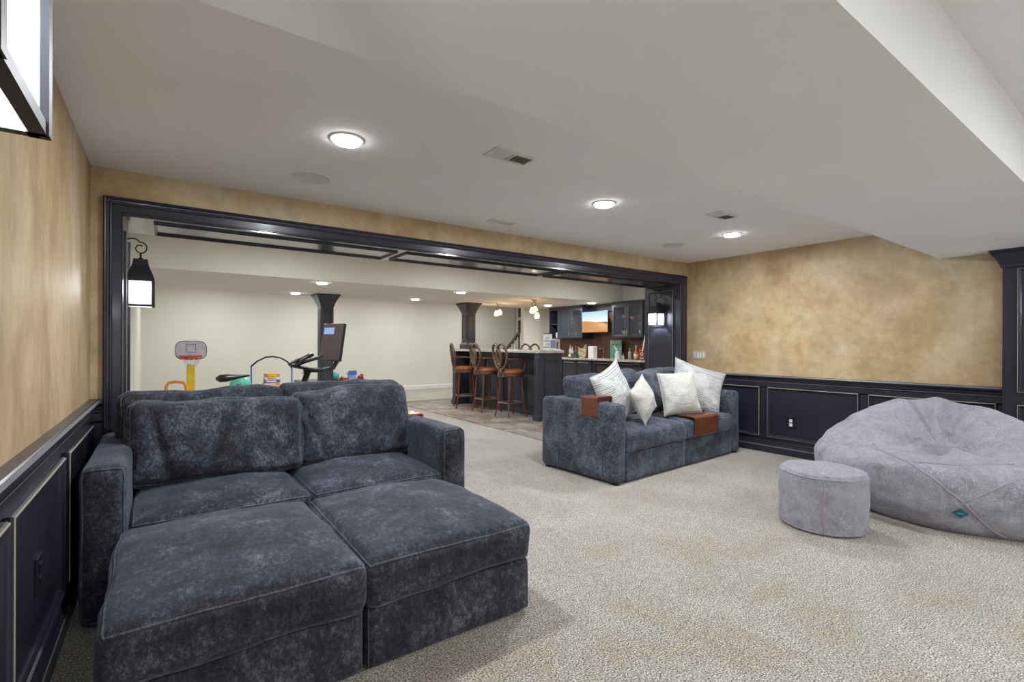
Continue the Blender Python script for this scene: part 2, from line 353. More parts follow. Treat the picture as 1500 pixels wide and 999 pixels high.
# soft shapes -------------------------------------------------------
def cube_grid(n):
    """unit cube surface grid, denser to the edges; returns verts, faces"""
    idx={}; V=[]; F=[]
    def g(i): 
        t=i/n; return -math.cos(t*PI)*.5*1.0+ (t-.5)*1.0
    def vid(i,j,k):
        key=(i,j,k)
        if key not in idx: idx[key]=len(V); V.append((g(i),g(j),g(k)))
        return idx[key]
    for a in range(n):
        for b in range(n):
            for s in(0,n):
                F.append((vid(a,b,s),vid(a+1,b,s),vid(a+1,b+1,s),vid(a,b+1,s)))
                F.append((vid(a,s,b),vid(a+1,s,b),vid(a+1,s,b+1),vid(a,s,b+1)))
                F.append((vid(s,a,b),vid(s,a+1,b),vid(s,a+1,b+1),vid(s,a,b+1)))
    return V,F
CG={}
def soft_box(name,mat,parent,x0,y0,z0,x1,y1,z1,r=.03,crown=0,bulge=0,wr=0,seed=0,n=18,pipe=None,pipe_mat='velvet_seam',
             front=0,pr=.0045,tilt=None,creases=0,sag=0):
    """box with rounded edges, crowned top, bulged sides, noise wrinkles; piping as sub-part"""
    if n not in CG: CG[n]=cube_grid(n)
    V,F=CG[n]; cx,cy,cz=(x0+x1)/2,(y0+y1)/2,(z0+z1)/2; hx,hy,hz=(x1-x0)/2,(y1-y0)/2,(z1-z0)/2
    sv=Vector((seed*3.7,seed*1.3,seed*9.1))
    R=None
    if tilt:
        R=Matrix.Rotation(tilt[0],3,'X')@Matrix.Rotation(tilt[1] if len(tilt)>1 else 0,3,'Y')
    def deform(u,v,w,extra=0):
        q=Vector((u*hx,v*hy,w*hz)); inn=Vector((max(-hx+r,min(hx-r,q.x)),max(-hy+r,min(hy-r,q.y)),max(-hz+r,min(hz-r,q.z))))
        d=q-inn; d=d.normalized() if d.length>1e-9 else Vector((0,0,0))
        p=inn+d*(r+extra)
        au,av,aw=(max(0,1-c*c) for c in(u,v,w))
        p.z+=(1 if w>0 else -.25)*crown*(au*av)**.6*abs(w)
        p.x+=bulge*math.copysign(1,u)*abs(u)**2*(av*aw)**.6; p.y+=bulge*math.copysign(1,v)*abs(v)**2*(au*aw)**.6
        if front: p.y-=front*max(0,-v)*(au*aw)**.5
        if wr:
            nn=noise.noise(Vector((p.x*3.1,p.y*3.1,p.z*3.1))+sv); n2=noise.noise(Vector((p.x*9,p.y*9,p.z*9))+sv)
            k=wr*(nn*1.0+n2*.4); dd=Vector((u**3,v**3,w**3)); dd=dd.normalized() if dd.length>0 else d
            p+=dd*k
        if creases:
            cr=0
            for i in range(4):
                c0=math.sin(seed*5.3+i*2.1)*.8; sl=math.sin(seed*2.2+i*1.7)*.35
                e=(u-c0-sl*w)/.055; cr-=math.exp(-e*e)*(.6+.4*math.sin(i*3+seed))*max(0,1-abs(w+.2*math.sin(i))**2)
            p+=Vector((0,-1 if v<0 else 1,0))*creases*cr*abs(v)**2
        if sag: p.z-=sag*(1-math.cos(u*2.2+seed))*.5*max(0,w)+sag*.5*noise.noise(Vector((u*2+seed,3,0)))*max(0,w)
        if R: p=R@p
        return p+Vector((cx,cy,cz))
    mb=MB(); mb.v=[tuple(deform(*q)) for q in V]; mb.f=list(F)
    o=mb.build(name,mat,parent,smooth=True)
    if pipe:
        pm=MB(); K=26
        sq=[(-1+2*i/K,-1) for i in range(K)]+[(1,-1+2*i/K) for i in range(K)]+[(1-2*i/K,1) for i in range(K)]+[(-1,1-2*i/K) for i in range(K)]
        for kind in pipe:
            if kind in('top','bottom'):
                w=1 if kind=='top' else -1; pts=[deform(a,b,w,.001) for a,b in sq]
            elif kind in('front','back'):
                v=-1 if kind=='front' else 1; pts=[deform(a,v,b,.001) for a,b in sq]
            elif kind in('left','right'):
                v=-1 if kind=='left' else 1; pts=[deform(v,a,b,.001) for a,b in sq]
            pm.tube(pts,pr,6,closed=True)
        pm.build('piping',pipe_mat,o,smooth=True)
    return o
def pillow_mesh(w,h,t,seed=0,n=30,pinch=.06,wr=.022,sharp=.5,chop=0):
    """knife edge cushion standing in the XZ plane, centre at origin, front to -Y"""
    mb=MB(); uv=[]; sv=Vector((seed*7.1,seed*2.3,seed)); ids={}
    def pos(i,j,side):
        u=-1+2*i/n; v=-1+2*j/n
        x=w/2*u*(1-pinch*(1-v*v)); z=h/2*v*(1-pinch*(1-u*u))
        e=max(0,(1-u*u))*max(0,(1-v*v)); th=t/2*e**sharp
        nn=noise.noise(Vector((x*5,z*5,side*3))+sv)+.5*noise.noise(Vector((x*14,z*14,side*3))+sv)
        # puckers radiating from the seams
        pk=math.sin(17*x/w+seed)*math.exp(-((1-abs(v))/.25)**2)+math.sin(15*z/h+seed*2)*math.exp(-((1-abs(u))/.25)**2)
        th+=wr*nn*e**.4+wr*.45*pk*(e**.35)
        y=-th if side==0 else th
        if chop and v>0: z-=chop*math.exp(-(u/.22)**2)*v**2*h; 
        y+=.02*noise.noise(Vector((x*3,z*3,9))+sv)
        return (x,y,z)
    for side in(0,1):
        for j in range(n+1):
            for i in range(n+1):
                rim=i in(0,n) or j in(0,n); key=(i,j,0 if rim else side)
                if key not in ids: ids[key]=len(mb.v); mb.v.append(pos(i,j,side)); uv.append((i/n,j/n))
        for j in range(n):
            for i in range(n):
                q=[]
                for a,b in((i,j),(i+1,j),(i+1,j+1),(i,j+1)):
                    rim=a in(0,n) or b in(0,n); q.append(ids[(a,b,0 if rim else side)])
                mb.f.append(tuple(q))
    mb.uv=uv
    rim=[mb.v[ids[(i,0,0)]] for i in range(n)]+[mb.v[ids[(n,j,0)]] for j in range(n)]+[mb.v[ids[(n-i,n,0)]] for i in range(n)]+[mb.v[ids[(0,n-j,0)]] for j in range(n)]
    return mb,rim

# ------------------------------------------------------------------ room constants
XL,XR,YF,H=-.386,5.974,4.128,2.44
YB=-3.2; JL,JR,HT,YJ=-.222,5.80,2.14,4.73
FX,FY,FH,FS=8.10,13.0,2.62,2.20   # far room right wall, back wall, high ceiling, dropped ceiling
FX2=9.43
# floor
struct('floor',MB().box(XL-.2,YB-.2,-.1,FX2+1.2,FY+1.6,0),'carpet','beige cut pile carpet covering the basement floor','floor')
# ceilings
struct('ceiling',MB().box(XL-.2,YB-.2,H,XR+.2,YF,H+.15),'ceiling','smooth greyish white ceiling with recessed lights','ceiling')
struct('ceiling_soffit',MB().box(XL,.497,2.118,XR,1.392,H),'ceiling','dropped box soffit crossing the near ceiling','ceiling')
struct('ceiling_far',MB().box(XL-.2,YF+.3,FH,FX2+1.2,FY+1.6,FH+.15),'far_ceiling','high cream ceiling of the far room','ceiling')
struct('ceiling_far_soffit',MB().box(XL,7.2,FS,FX,9.7,FH),'cream','lowered cream ceiling section over the bar and columns','ceiling',)
D.objects['ceiling_far_soffit'].data.materials.append(M['far_ceiling'])
for p in D.objects['ceiling_far_soffit'].data.polygons:
    if p.normal.z<-.5: p.material_index=1
# walls
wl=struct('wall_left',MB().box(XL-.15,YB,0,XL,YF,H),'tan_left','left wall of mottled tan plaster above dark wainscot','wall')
struct('wall_left_far',MB().box(XL-.15,YF+.3,0,XL,FY,FH),'cream','cream left wall of the far room','wall')
wr=struct('wall_right',MB().box(XR,YB,0,XR+.15,YF+.3,H),'tan','right wall of mottled tan plaster above dark wainscot','wall')
struct('wall_back',MB().box(XL-.15,YB-.15,0,XR+.15,YB,H),'tan','tan wall behind the viewer','wall')
wf=struct('wall_front',MB().box(XL,YF,0,JL-.012,YF+.3,H).box(JR+.012,YF,0,XR,YF+.3,H).box(JL-.012,YF,HT+.012,JR+.012,YF+.3,H),
          'tan','tan wall around the wide cased opening','wall')
struct('wall_divider',MB().box(XL,YF+.3,0,JL-.012,YJ-.001,FH).box(JR+.012,YF+.3,0,FX+.15,YJ-.001,FH).box(JL-.012,YF+.3,HT+.012,JR+.012,YJ-.001,FH),
       'cream','far side of the wall around the opening','wall')
struct('wall_far_back',MB().box(XL-.15,FY,0,FX2,FY+.15,FH),'cream','cream back wall of the far room','wall')
struct('wall_bar',MB().box(FX,YJ,0,FX+.15,9.7,FH),'cream','cream wall behind the back bar','wall')
struct('wall_bar_end',MB().box(7.29,9.7,0,FX+.15,9.82,FH),'cream','cream stub wall beside the bar cabinets hiding the stairs','wall')
struct('wall_stair',MB().box(FX2+.55,9.82,0,FX2+.7,FY+1.5,FH).box(FX2,FY+1.3,0,FX2+.7,FY+1.5,FH).box(FX2-.02,FY,0,FX2+.0,FY+1.3,FH).box(FX+.15,9.7,0,FX2+.6,9.82,FH),'cream','cream walls around the stairwell','wall')
struct('trim_1',MB().box(FX2+.002,FY-.02,0,FX2+.10,FY+.02,FH).box(FX2+.002,FY-.03,2.1,FX2+.5,FY+.02,2.2),'white_trim','white trim at the stair opening','trim')
# unseen glowing panels, framed like windows, added to brighten the ceiling
for i,xc in enumerate((1.0,3.9)):
    f=struct('fill_panel_%d'%(i+1),MB().rect_sweep((xc,YB,1.35),(1,0,0),(0,0,1),(0,1,0),-1.1,-.5,1.1,.5,[(0,0),(0,.03),(.07,.03),(.08,.01),(.08,0)]),'white_trim','white framed %s glowing panel added behind the viewer as fill light'%('left','right')[i],'fill_panel')
    MB().box(xc-1.02,YB,.93,xc+1.02,YB+.004,1.77).build('glow_pane','fill_glow',f)
# jamb linings and casing
struct('trim_2',MB().box(JL-.012,YF-.001,0,JL,YJ,HT),'navy','dark navy left jamb of the wide opening','trim')
struct('trim_3',MB().box(JR,YF-.001,0,JR+.012,YJ,HT),'navy','dark navy right jamb of the wide opening','trim')
tso=struct('trim_4',MB().box(JL-.012,YF-.001,HT,JR+.012,YJ,HT+.012),'navy_gloss','glossy navy soffit lining overhead in the wide opening','trim')
def casing(name,x0,x1,zt,y,prof,mat,label):
    mb=MB(); rows=[]
    for a,h in prof: rows.append([(x0+a,y-h,0),(x0+a,y-h,zt-a),(x1-a,y-h,zt-a),(x1-a,y-h,0)])
    mb.sweep(rows); return struct(name,mb,mat,label,'trim')
cas=casing('trim_5',-.322,5.92,2.253,YF,[(0,0),(0,.032),(.008,.038),(.016,.034),(.020,.024),(.030,.022),(.036,.028),(.043,.026),(.048,.018),(.092,.016),(.096,.019),(.1,.019),(.1,0)],
           'navy','dark navy moulded casing framing the wide opening')
# rect mouldings
PM=[(0,0),(0,.012),(.004,.019),(.010,.021),(.014,.014),(.020,.012),(.026,.006),(.028,0)]
RUB=[(.0030,.0180),(.0036,.0196),(.0056,.0204),(.0072,.0208)]
def moulding(parent,O,U,V,Nn,u0,v0,u1,v1,prof=PM,mat='navy',rub='rub',inner=False,sc=1.0):
    prof=[(a*sc,h*sc) for a,h in prof]
    o=MB().rect_sweep(O,U,V,Nn,u0,v0,u1,v1,prof).build('panel_moulding',mat,parent)
    if rub:
        r=MB().rect_sweep(O,U,V,Nn,u0,v0,u1,v1,[(a*sc,h*sc) for a,h in RUB]).build('rubbed_edge',rub,o)
    return o
for x0,x1 in((-.06,1.74),(1.82,3.70),(3.78,5.68)):
    moulding(tso,(0,YF,HT),(1,0,0),(0,1,0),(0,0,-1),x0,.10,x1,.53,rub=None,sc=.75)
for nm,x,nx,yy in(('trim_2',JL,1,(.10,.53)),('trim_3',JR,-1,(.10,.53))):
    moulding(D.objects[nm],(x,YF,0),(0,1,0),(0,0,1),(nx,0,0),yy[0],1.02 if 0 else .28,yy[1],2.06,sc=.8)
# wainscot ----------------------------------------------------------
RAIL=[(0,.78),(.012,.78),(.012,.845),(.020,.850),(.020,.862),(.028,.868),(.030,.885),(.042,.900),(.052,.905),(.052,.918),(.046,.930),(.040,.9335),(0,.9335)]
BASE=[(0,0),(.024,0),(.024,.075),(.020,.090),(.020,.098),(.014,.112),(.012,.13),(.006,.14),(0,.14)]
def run(name,parent,x,nx,y0,y1,prof,mat):
    mb=MB(); mb.sweep([[(x+nx*o,y0,z),(x+nx*o,y1,z)] for o,z in prof]); return mb.build(name,mat,parent)
def wains(parent,x,nx,y0,y1,edges,zt=.79,zb=.187):
    MB().box(min(x,x+nx*.012),y0,0,max(x,x+nx*.012),y1,.79).build('wainscot_board','navy',parent)
    r=run('chair_rail',parent,x,nx,y0,y1,RAIL,'navy')
    run('rubbed_line',r,x+nx*.001,nx,y0,y1,[(.051,.916),(.0535,.918),(.047,.931)],'rub_dark')
    run('rubbed_line',r,x+nx*.001,nx,y0,y1,[(.020,.848),(.0215,.851),(.0215,.854)],'rub_dark')
    for a,b in edges:
        moulding(parent,(x+nx*.012,0,0),(0,1,0),(0,0,1),(nx,0,0),a,zb,b,zt,sc=1.15)
wains(wl,XL,1,YB,YF,[(1.99-.96*k,2.91-.96*k) for k in range(6)]+[(3.02,3.97)])
wains(wr,XR,-1,.97,YF,[(1.003,1.961),(2.046,3.001),(3.091,4.045)])
wains(wr,XR,-1,YB,-1.2,[(-3.0,-2.1),(-2.0,-1.3)])
for nm,x,nx,y0,y1 in(('baseboard_left',XL+.012,1,YB,YF),('baseboard_right',XR-.012,-1,.97,YF)):
    o=run(nm,None,x,nx,y0,y1,BASE,'navy'); o['kind']='structure'; o['category']='baseboard'; o['label']='dark navy baseboard along the '+('left' if nx>0 else 'right')+' wall'
    run('rubbed_line',o,x,nx,y0,y1,[(.0245,.075),(.0225,.088)],'rub_dark')
# short wainscot returns on the front wall
for x0,x1 in((XL,-.322),(5.92,XR)):
    mb=MB(); mb.sweep([[(x0,YF-o,z),(x1,YF-o,z)] for o,z in RAIL]); mb.box(x0,YF-.012,0,x1,YF,.79); mb.build('chair_rail','navy',wf)
mb=MB(); mb.sweep([[(XL,FY-o,z),(FX2,FY-o,z)] for o,z in((0,0),(.015,0),(.015,.10),(.005,.115),(0,.115))])
o=mb.build('baseboard_far','white_trim'); o['kind']='structure'; o['category']='baseboard'; o['label']='white baseboard along the far cream wall'

# pilaster at right -------------------------------------------------
pil=thing('wall_pilaster','tall dark navy pilaster with crown moulding at the right wall','pilaster',(XR-.012,0,0))
b=MB().box(-.10,-1.2,0,.012,.955,2.02).build('shaft','navy',pil)
mb=MB()
for (o0,z0) in (): pass
pr=[(.0,1.96),(.012,1.97),(.012,1.99),(.022,2.0),(.030,2.03),(.055,2.07),(.062,2.08),(.062,2.092),(.075,2.097),(.075,2.117),(0,2.117)]
rows=[[(.012,.955+o,z),(-.10-o,.955+o,z),(-.10-o,-1.2,z)] for o,z in pr]; mb.sweep(rows); mb.build('crown','navy',pil)
for z0,z1 in((.90,1.95),(.18,.80)):
    moulding(pil,(-.10,0,0),(0,1,0),(0,0,1),(-1,0,0),-.15,z0,.865,z1)
pil.rotation_euler=(0,0,0)

# ------------------------------------------------------------------ slate tile floor by the bar
tf=struct('floor_tile_bed',MB().box(4.15,YJ+.02,0,FX,10.35,.003),'grout','brown slate tile floor in front of the bar','floor')
ts=.335
shapes=[]
for k in range(3):
    s0=MB().box(.004,.004,0,ts-.004,ts-.004,.006)
    me=s0.build('tile','slate%d'%k,tf,bevel=0); shapes.append(me)
cnt=0; first=[True]*3
for j in range(16):
    for i in range(12):
        x=4.15+i*ts; y=5.0+j*ts
        if x+ts>FX or y+ts>10.35: continue
        if x>5.55 and y<9.2: continue     # under the island and behind it
        if x>7.4: continue
        k=random.choice((0,1,1,2,0)); src=shapes[k]
        if first[k]: o=src; first[k]=False
        else: o=src.copy(); COL.objects.link(o)
        o.location=(x,y,.003+random.uniform(0,.0015)); cnt+=1
# ------------------------------------------------------------------ ceiling fittings
def can(x,y,z,label,power=CAN_W,group=None,r=.085):
    t=thing('ceiling_light',label,'light',(x,y,z),0,group)
    MB().lathe([(r*.86,-.001),(r*.9,-.006),(r,-.008),(r*1.13,-.004),(r*1.14,0)],n=32).build('trim_ring','white',t,smooth=True)
    MB().lathe([(r*.86,-.002),(r*.86,-.016),(r*.80,-.022),(r*.4,-.026),(.001,-.027)],n=32).build('lens','can_lens',t,smooth=True)
    lamp('bulb','AREA',(0,0,-.03),power,(.93,.97,1.0),t,r*1.5); return t
can(.83,2.755,H,'round recessed ceiling light nearest the left wall')
can(2.90,2.78,H,'middle recessed ceiling light between the two air vents')
can(4.765,2.77,H,'recessed ceiling light nearest the right tan wall')
for x in(.83,2.9,4.8):  # unseen row of ceiling lights added as fill
    can(x,-1.0,H,'unseen recessed fill light added behind the viewer, %s of three'%{.83:'left',2.9:'middle',4.8:'right'}[x],CAN_W*1.15)
can(1.90,7.48,FS,'far room recessed light in front of the left column',11)
can(1.90,9.27,FS,'far room recessed light left of the left column',11)
can(4.19,7.39,FS,'far room recessed light left above the bar stools',11)
can(4.09,9.06,FS,'far room recessed light left of the bar column',11)
can(7.50,7.54,FS,'far room recessed light above the television',11)
can(7.16,8.60,FS,'far room recessed light left of the glass bar cabinets',11)
for i,(x,y) in enumerate(((.8,11.6),(3.0,11.6),(5.2,11.6),(7.4,11.6))):
    can(x,y,FH,'recessed light in high ceiling beyond the columns, %s'%('far left','centre left','centre right','far right')[i],20)
for i,(x,y) in enumerate(((1.2,5.9),(3.8,5.9),(6.4,5.9))):
    can(x,y,FH,'recessed light in high ceiling just past the opening, %s'%('left','middle','right')[i],18)
can(9.0,13.7,FH,'recessed light over the stairwell',20)
for x,y,r,lab in((.83,3.54,.125,'round ceiling speaker near the left corner'),(4.73,3.47,.12,'round ceiling speaker near the right corner')):
    t=thing('ceiling_speaker',lab,'speaker',(x,y,H))
    MB().lathe([(r,0),(r,-.004),(r*.98,-.006),(r*.93,-.004)],n=40).build('rim','white',t,smooth=True)
    MB().lathe([(r*.93,-.001),(r*.93,-.003),(.001,-.004)],n=40).build('grille','speaker',t,smooth=True)
def vent(cx,cy,w,d,lab,rz=0,flush=False):
    t=thing('ceiling_vent',lab,'vent',(cx,cy,H),rz)
    MB().rect_sweep((0,0,0),(1,0,0),(0,1,0),(0,0,-1),-w/2,-d/2,w/2,d/2,[(0,0),(.004,.006),(.022,.010),(.026,.004)]).build('frame','vent',t)
    MB().box(-w/2+.02,-d/2+.02,-.003,w/2-.02,d/2-.02,-.001).build('duct','vent_dark' if not flush else 'vent',t)
    if not flush:
        MB().box(-.006,-d/2+.02,-.010,.006,d/2-.02,-.001).build('centre_bar','vent',t)
        for side in(-1,1):
            for k in range(7):
                y=-d/2+.034+k*(d-.068)/6
                MB().obox((side*(w/4-.005),y,-.006),(w/4-.018,0,0),(0,.004,-side*.003 if 0 else .003*side),(0,.0006,.0008)).build('slat','vent',t)
vent(1.715,2.42,.31,.15,'white ceiling air vent nearer the viewer')
vent(4.0,2.42,.31,.15,'white ceiling air vent nearer the right wall')
vent(2.565,3.76,.28,.13,'flush blank ceiling plate close to the opening',flush=True)

# ------------------------------------------------------------------ wall plates
t=thing('light_switch','beige four gang switch plate on tan wall above wainscot','switch',(XR,3.945,1.16))
MB().box(-.006,-.105,-.06,0,.105,.06).build('plate','beige_plate',t,bevel=.002)
for k in range(4): MB().box(-.011,-.078+k*.046-.014,-.034,-.006,-.078+k*.046+.014,.034).build('rocker','white',t,bevel=.001)
def outlet(x,nx,y,z,lab,face):
    t=thing('wall_outlet',lab,'outlet',(x,y,z))
    MB().box(min(0,nx*.008),-.045,-.07,max(0,nx*.008),.045,.07).build('plate','black',t,bevel=.002)
    for dz in(-.024,.024): MB().box(min(nx*.008,nx*.012),-.018,dz-.018,max(nx*.008,nx*.012),.018,dz+.018).build('socket',face,t,bevel=.002)
outlet(XR-.012,-1,2.73,.39,'black outlet with white sockets in right wall wainscot panel','white')
outlet(XL+.012,1,2.45,.45,'black outlet in left wall wainscot panel','black')

# ------------------------------------------------------------------ lanterns
def lantern(cx,cy,zb,nx,wallx,lab,w=.16,sc=1.0,h=.19):
    """box lantern hanging from a curled iron bracket; zb = bottom of body"""
    t=thing('wall_lantern',lab,'lantern',(cx,cy,zb)); a=w/2
    mb=MB()
    for sx in(-1,1):
        for sy in(-1,1): mb.box(sx*a-.009,sy*a-.009,0,sx*a+.009,sy*a+.009,h)
    for z in(0,h-.014):
        for s in(-1,1): mb.box(-a,s*a-.007,z,a,s*a+.007,z+.014); mb.box(s*a-.007,-a,z,s*a+.007,a,z+.014)
    mb.build('frame','iron',t)
    for nm,bx in(('glass_pane',(-a+.005,-a-.002,.014,a-.007,-a+.002,h-.014)),('glass_pane',(-a+.007,a-.002,.014,a-.007,a+.002,h-.014)),
                 ('glass_pane',(-a-.002,-a+.007,.014,-a+.002,a-.007,h-.014)),('glass_pane',(a-.002,-a+.007,.014,a+.002,a-.007,h-.014)),
                 ('bottom_pane',(-a+.02,-a+.02,.002,a-.02,a-.02,.006))):
        MB().box(*bx).build(nm,'frost',t)
    mb=MB(); mb.frustum((0,0),h,a*1.12,h+.03,a*1.0); mb.frustum((0,0),h+.03,a*1.0,h+.10,a*.66); mb.frustum((0,0),h+.10,a*.66,h+.145,a*.56); mb.build('roof','iron',t)
    mb=MB(); mb.cyl((0,0,h+.145),(0,0,h+.19),.006,.006,8); mb.lathe([(.018,h+.143),(.012,h+.155),(.004,h+.16)],n=12); mb.build('stem','iron',t,smooth=True)
    MB().lathe([(.001,h*.45),(.014,h*.50),(.018,h*.60),(.014,h*.70),(.008,h*.78),(.008,h*.95)],n=14).build('bulb','bulb_glow',t,smooth=True)
    # curl bracket from wall: arcs over and curls into the stem
    wx=wallx-cx; pts=[]
    z0=h+.19
    for i in range(25):
        a2=math.radians(-90+ i*13.5)          # spiral around the hook centre
        r=.038*(1-.35*i/24)
        pts.append((nx*(r*math.cos(a2)),0,z0+.038+r*math.sin(a2)))
    sp=pts[:]
    arc=[(wx,0,z0+.085)]+[(wx*(1-k/8),0,z0+.085+.015*math.sin(k/8*PI)) for k in range(1,7)]+[(nx*.036*math.cos(math.radians(q)),0,z0+.04+.04*math.sin(math.radians(q))) for q in (100,60,20,-20,-60,-90)]
    mb=MB(); mb.tube(arc,.0045,8); mb.tube([( -nx*.036*math.cos(math.radians(q))*(1-(q+90)/420),0,z0+.036+.036*math.sin(math.radians(q))*(1-(q+90)/420)) for q in range(-90,150,20)],.004,8)
    mb.build('scroll_bracket','iron',t,smooth=True)
    MB().box(min(wx,wx+nx*.008),-.03,z0+.03,max(wx,wx+nx*.008),.03,z0+.14).build('wall_plate','iron',t,bevel=.003)
    return t
lantern(-.135,4.35,1.555,1,JL,'black iron lantern glowing on the left jamb of the opening',.145)
lantern(5.70,4.45,1.565,-1,JR,'black iron lantern glowing on the right jamb of the opening',.155,h=.185)
lantern(-.200,.615,1.512,1,XL,'large looking iron lantern on the left wall nearest the viewer',.185,h=.26)
lantern(-.185,-1.7,1.565,1,XL,'unseen iron lantern added on the left wall behind the viewer',.155,h=.185)  # lantern added out of view to lift the ceiling brightness
lantern(5.70,-.9,1.565,-1,XR-.112,'unseen iron lantern added farther back on the dark pilaster',.155,h=.185)  # another added lantern, unseen, for more light on the ceiling
lantern(5.70,.36,1.565,-1,XR-.112,'iron lantern on the dark pilaster outside the right edge',.155,h=.185)

# ------------------------------------------------------------------ sofas
def ottoman(x0,lab):
    t=thing('ottoman',lab,'ottoman',(x0,1.865,0),0)
    w=.795; d=1.0
    soft_box('base','velvet',t,0,.012,.012,w,d,.262,r=.022,wr=.006,seed=x0*3+1,n=16,pipe=['left','right'],pr=.003)
    soft_box('cushion','velvet',t,-.004,-.014,.258,w+.004,d,.438,r=.042,crown=.060,bulge=.012,wr=.016,seed=x0*5+2,n=28,pipe=['top','bottom'],pr=.0045)
    MB().box(.05,.06,0,.09,.10,.014).box(w-.09,.06,0,w-.05,.10,.014).box(.05,d-.1,0,.09,d-.06,.014).box(w-.09,d-.1,0,w-.05,d-.06,.014).build('feet','black',t)
    return t
ottoman(-.160,'charcoal chenille ottoman pushed up to sofa, next to left wall')
ottoman(.650,'charcoal chenille ottoman pushed up to sofa, on the open carpet side')

s1=thing('sofa','charcoal two seat sofa in foreground by left wall with ottomans in front','sofa',(-.31,2.875,0),math.radians(0.6))
# local: x 0..2.0, y 0..1.18
AW=.175
for x0,sd in((0,1),(2.0-AW,2)):
    soft_box('arm','velvet',s1,x0,0,.012,x0+AW,1.0,.730,r=.050,wr=.005,seed=sd,n=18,pipe=['front'],pr=.004)
soft_box('back_panel','velvet',s1,.0,1.005,.012,.995,1.165,.725,r=.035,wr=.005,seed=4,n=16)
soft_box('back_panel','velvet',s1,1.005,1.005,.012,2.0,1.165,.725,r=.035,wr=.005,seed=5,n=16)
for k in(0,1):
    x0=AW+.003+k*.826
    soft_box('seat_base','velvet',s1,x0,.012,.012,x0+.820,1.0,.262,r=.02,seed=6+k,n=10)
    soft_box('seat_cushion','velvet',s1,x0+.002,.005,.258,x0+.818,.98,.446,r=.042,crown=.058,bulge=.006,wr=.016,seed=8+k,n=24,pipe=['top'],pr=.0045)
# back cushions : rear row then front row
soft_box('back_cushion','velvet',s1,.10,.80,.45,1.02,1.03,1.005,r=.06,bulge=.02,wr=.03,seed=31,n=24,pipe=['front'],tilt=(-.10,),front=.02,sag=.02)
soft_box('back_cushion','velvet',s1,.98,.80,.45,1.86,1.03,1.015,r=.06,bulge=.02,wr=.03,seed=32,n=24,pipe=['front'],tilt=(-.10,),front=.02,sag=.03)
soft_box('back_cushion','velvet',s1,.150,.56,.455,1.075,.79,.955,r=.055,bulge=.02,wr=.028,seed=33,n=60,pipe=['front'],tilt=(-.16,.01),front=.035,creases=.034,sag=.02)
soft_box('back_cushion','velvet',s1,1.045,.60,.455,1.845,.83,.985,r=.055,bulge=.02,wr=.030,seed=36,n=60,pipe=['front'],tilt=(-.16,-.02),front=.035,creases=.024,sag=.02)
# wood tray over the rear of right arm
def saddle(name,lab,mat,loc,rz,w,d,hL,hR,th=.012,rr=.02):
    """bent wood saddle: flat top of width w along x, hanging legs hL / hR, depth d along y"""
    t=thing(name,lab,'tray',loc,rz); mb=MB(); K=6; out=[];inn=[]
    def corner(cx,cz,a0,a1,R):
        return [(cx+R*math.cos(math.radians(a0+(a1-a0)*i/K)),cz+R*math.sin(math.radians(a0+(a1-a0)*i/K))) for i in range(K+1)]
    out=[(-w/2,-hL)]+corner(-w/2+rr,-rr,180,90,rr)+corner(w/2-rr,-rr,90,0,rr)+[(w/2,-hR)]
    inn=[(-w/2+th,-hL)]+corner(-w/2+rr,-rr,180,90,rr-th)+corner(w/2-rr,-rr,90,0,rr-th)+[(w/2-th,-hR)]
    n=len(out)
    for y in(0,d):
        for x,z in out: mb.v.append((x,y,z))
        for x,z in inn: mb.v.append((x,y,z))
    for i in range(n-1):
        mb.f.append((i,i+1,2*n+i+1,2*n+i)); mb.f.append((n+i,3*n+i,3*n+i+1,n+i+1))
        mb.f.append((i,n+i,n+i+1,i+1)); mb.f.append((2*n+i,2*n+i+1,3*n+i+1,3*n+i))
    mb.f.append((0,2*n,3*n,n)); mb.f.append((n-1,2*n-1,4*n-1,3*n-1))
    mb.build('bent_panel',mat,t,smooth=False,bevel=.002); return t
saddle('arm_tray','orange brown bent wood tray over rear of foreground sofa arm','orange_wood',(1.595,3.60,.742),math.radians(0.6),.215,.18,.10,.12)

# second sofa
SR=math.atan2(.15,2.34)
s2=thing('sofa','slate blue chenille two seat sofa near bar with white throw pillows','sofa',(3.345,3.045,0),SR)
W2=2.35; A2=.165; DP=1.02
for x0,sd in((0,1),(W2-A2,2)):
    o=soft_box('arm','velvet2',s2,x0,0,.015,x0+A2,DP,.750,r=.058,wr=.006,seed=sd+20,n=18,pipe=['front'],pr=.004,pipe_mat='velvet2')
# vertical seams on the outside of the left arm
mb=MB()
for yy in(.16,.44,.74): mb.tube([(-.0005,yy,.05),(-.0005,yy,.70)],.003,6)
mb.build('side_seam','velvet_seam',s2,smooth=True)
for k in range(2):
    x0=A2+.003+k*1.01
    soft_box('seat_base','velvet2',s2,x0,.015,.015,x0+1.004,DP-.18,.285,r=.02,wr=.006,seed=26+k,n=14,pipe=['right'],pr=.003)
    soft_box('seat_cushion','velvet2',s2,x0+.002,.0,.285,x0+1.002,DP-.2,.475,r=.036,crown=.05,bulge=.010,wr=.014,seed=28+k,n=24,pipe=['top','bottom'],pr=.0045,tilt=(.0,))
    soft_box('back_panel','velvet2',s2,A2+k*1.01,DP-.17,.015,A2+1.008+k*1.01,DP,.735,r=.035,seed=24+k,n=12)
MB().box(.03,.03,0,.08,.08,.02).box(W2-.08,.03,0,W2-.03,.08,.02).box(.03,DP-.1,0,.08,DP-.05,.02).box(W2-.08,DP-.1,0,W2-.03,DP-.05,.02).build('feet','black',s2)
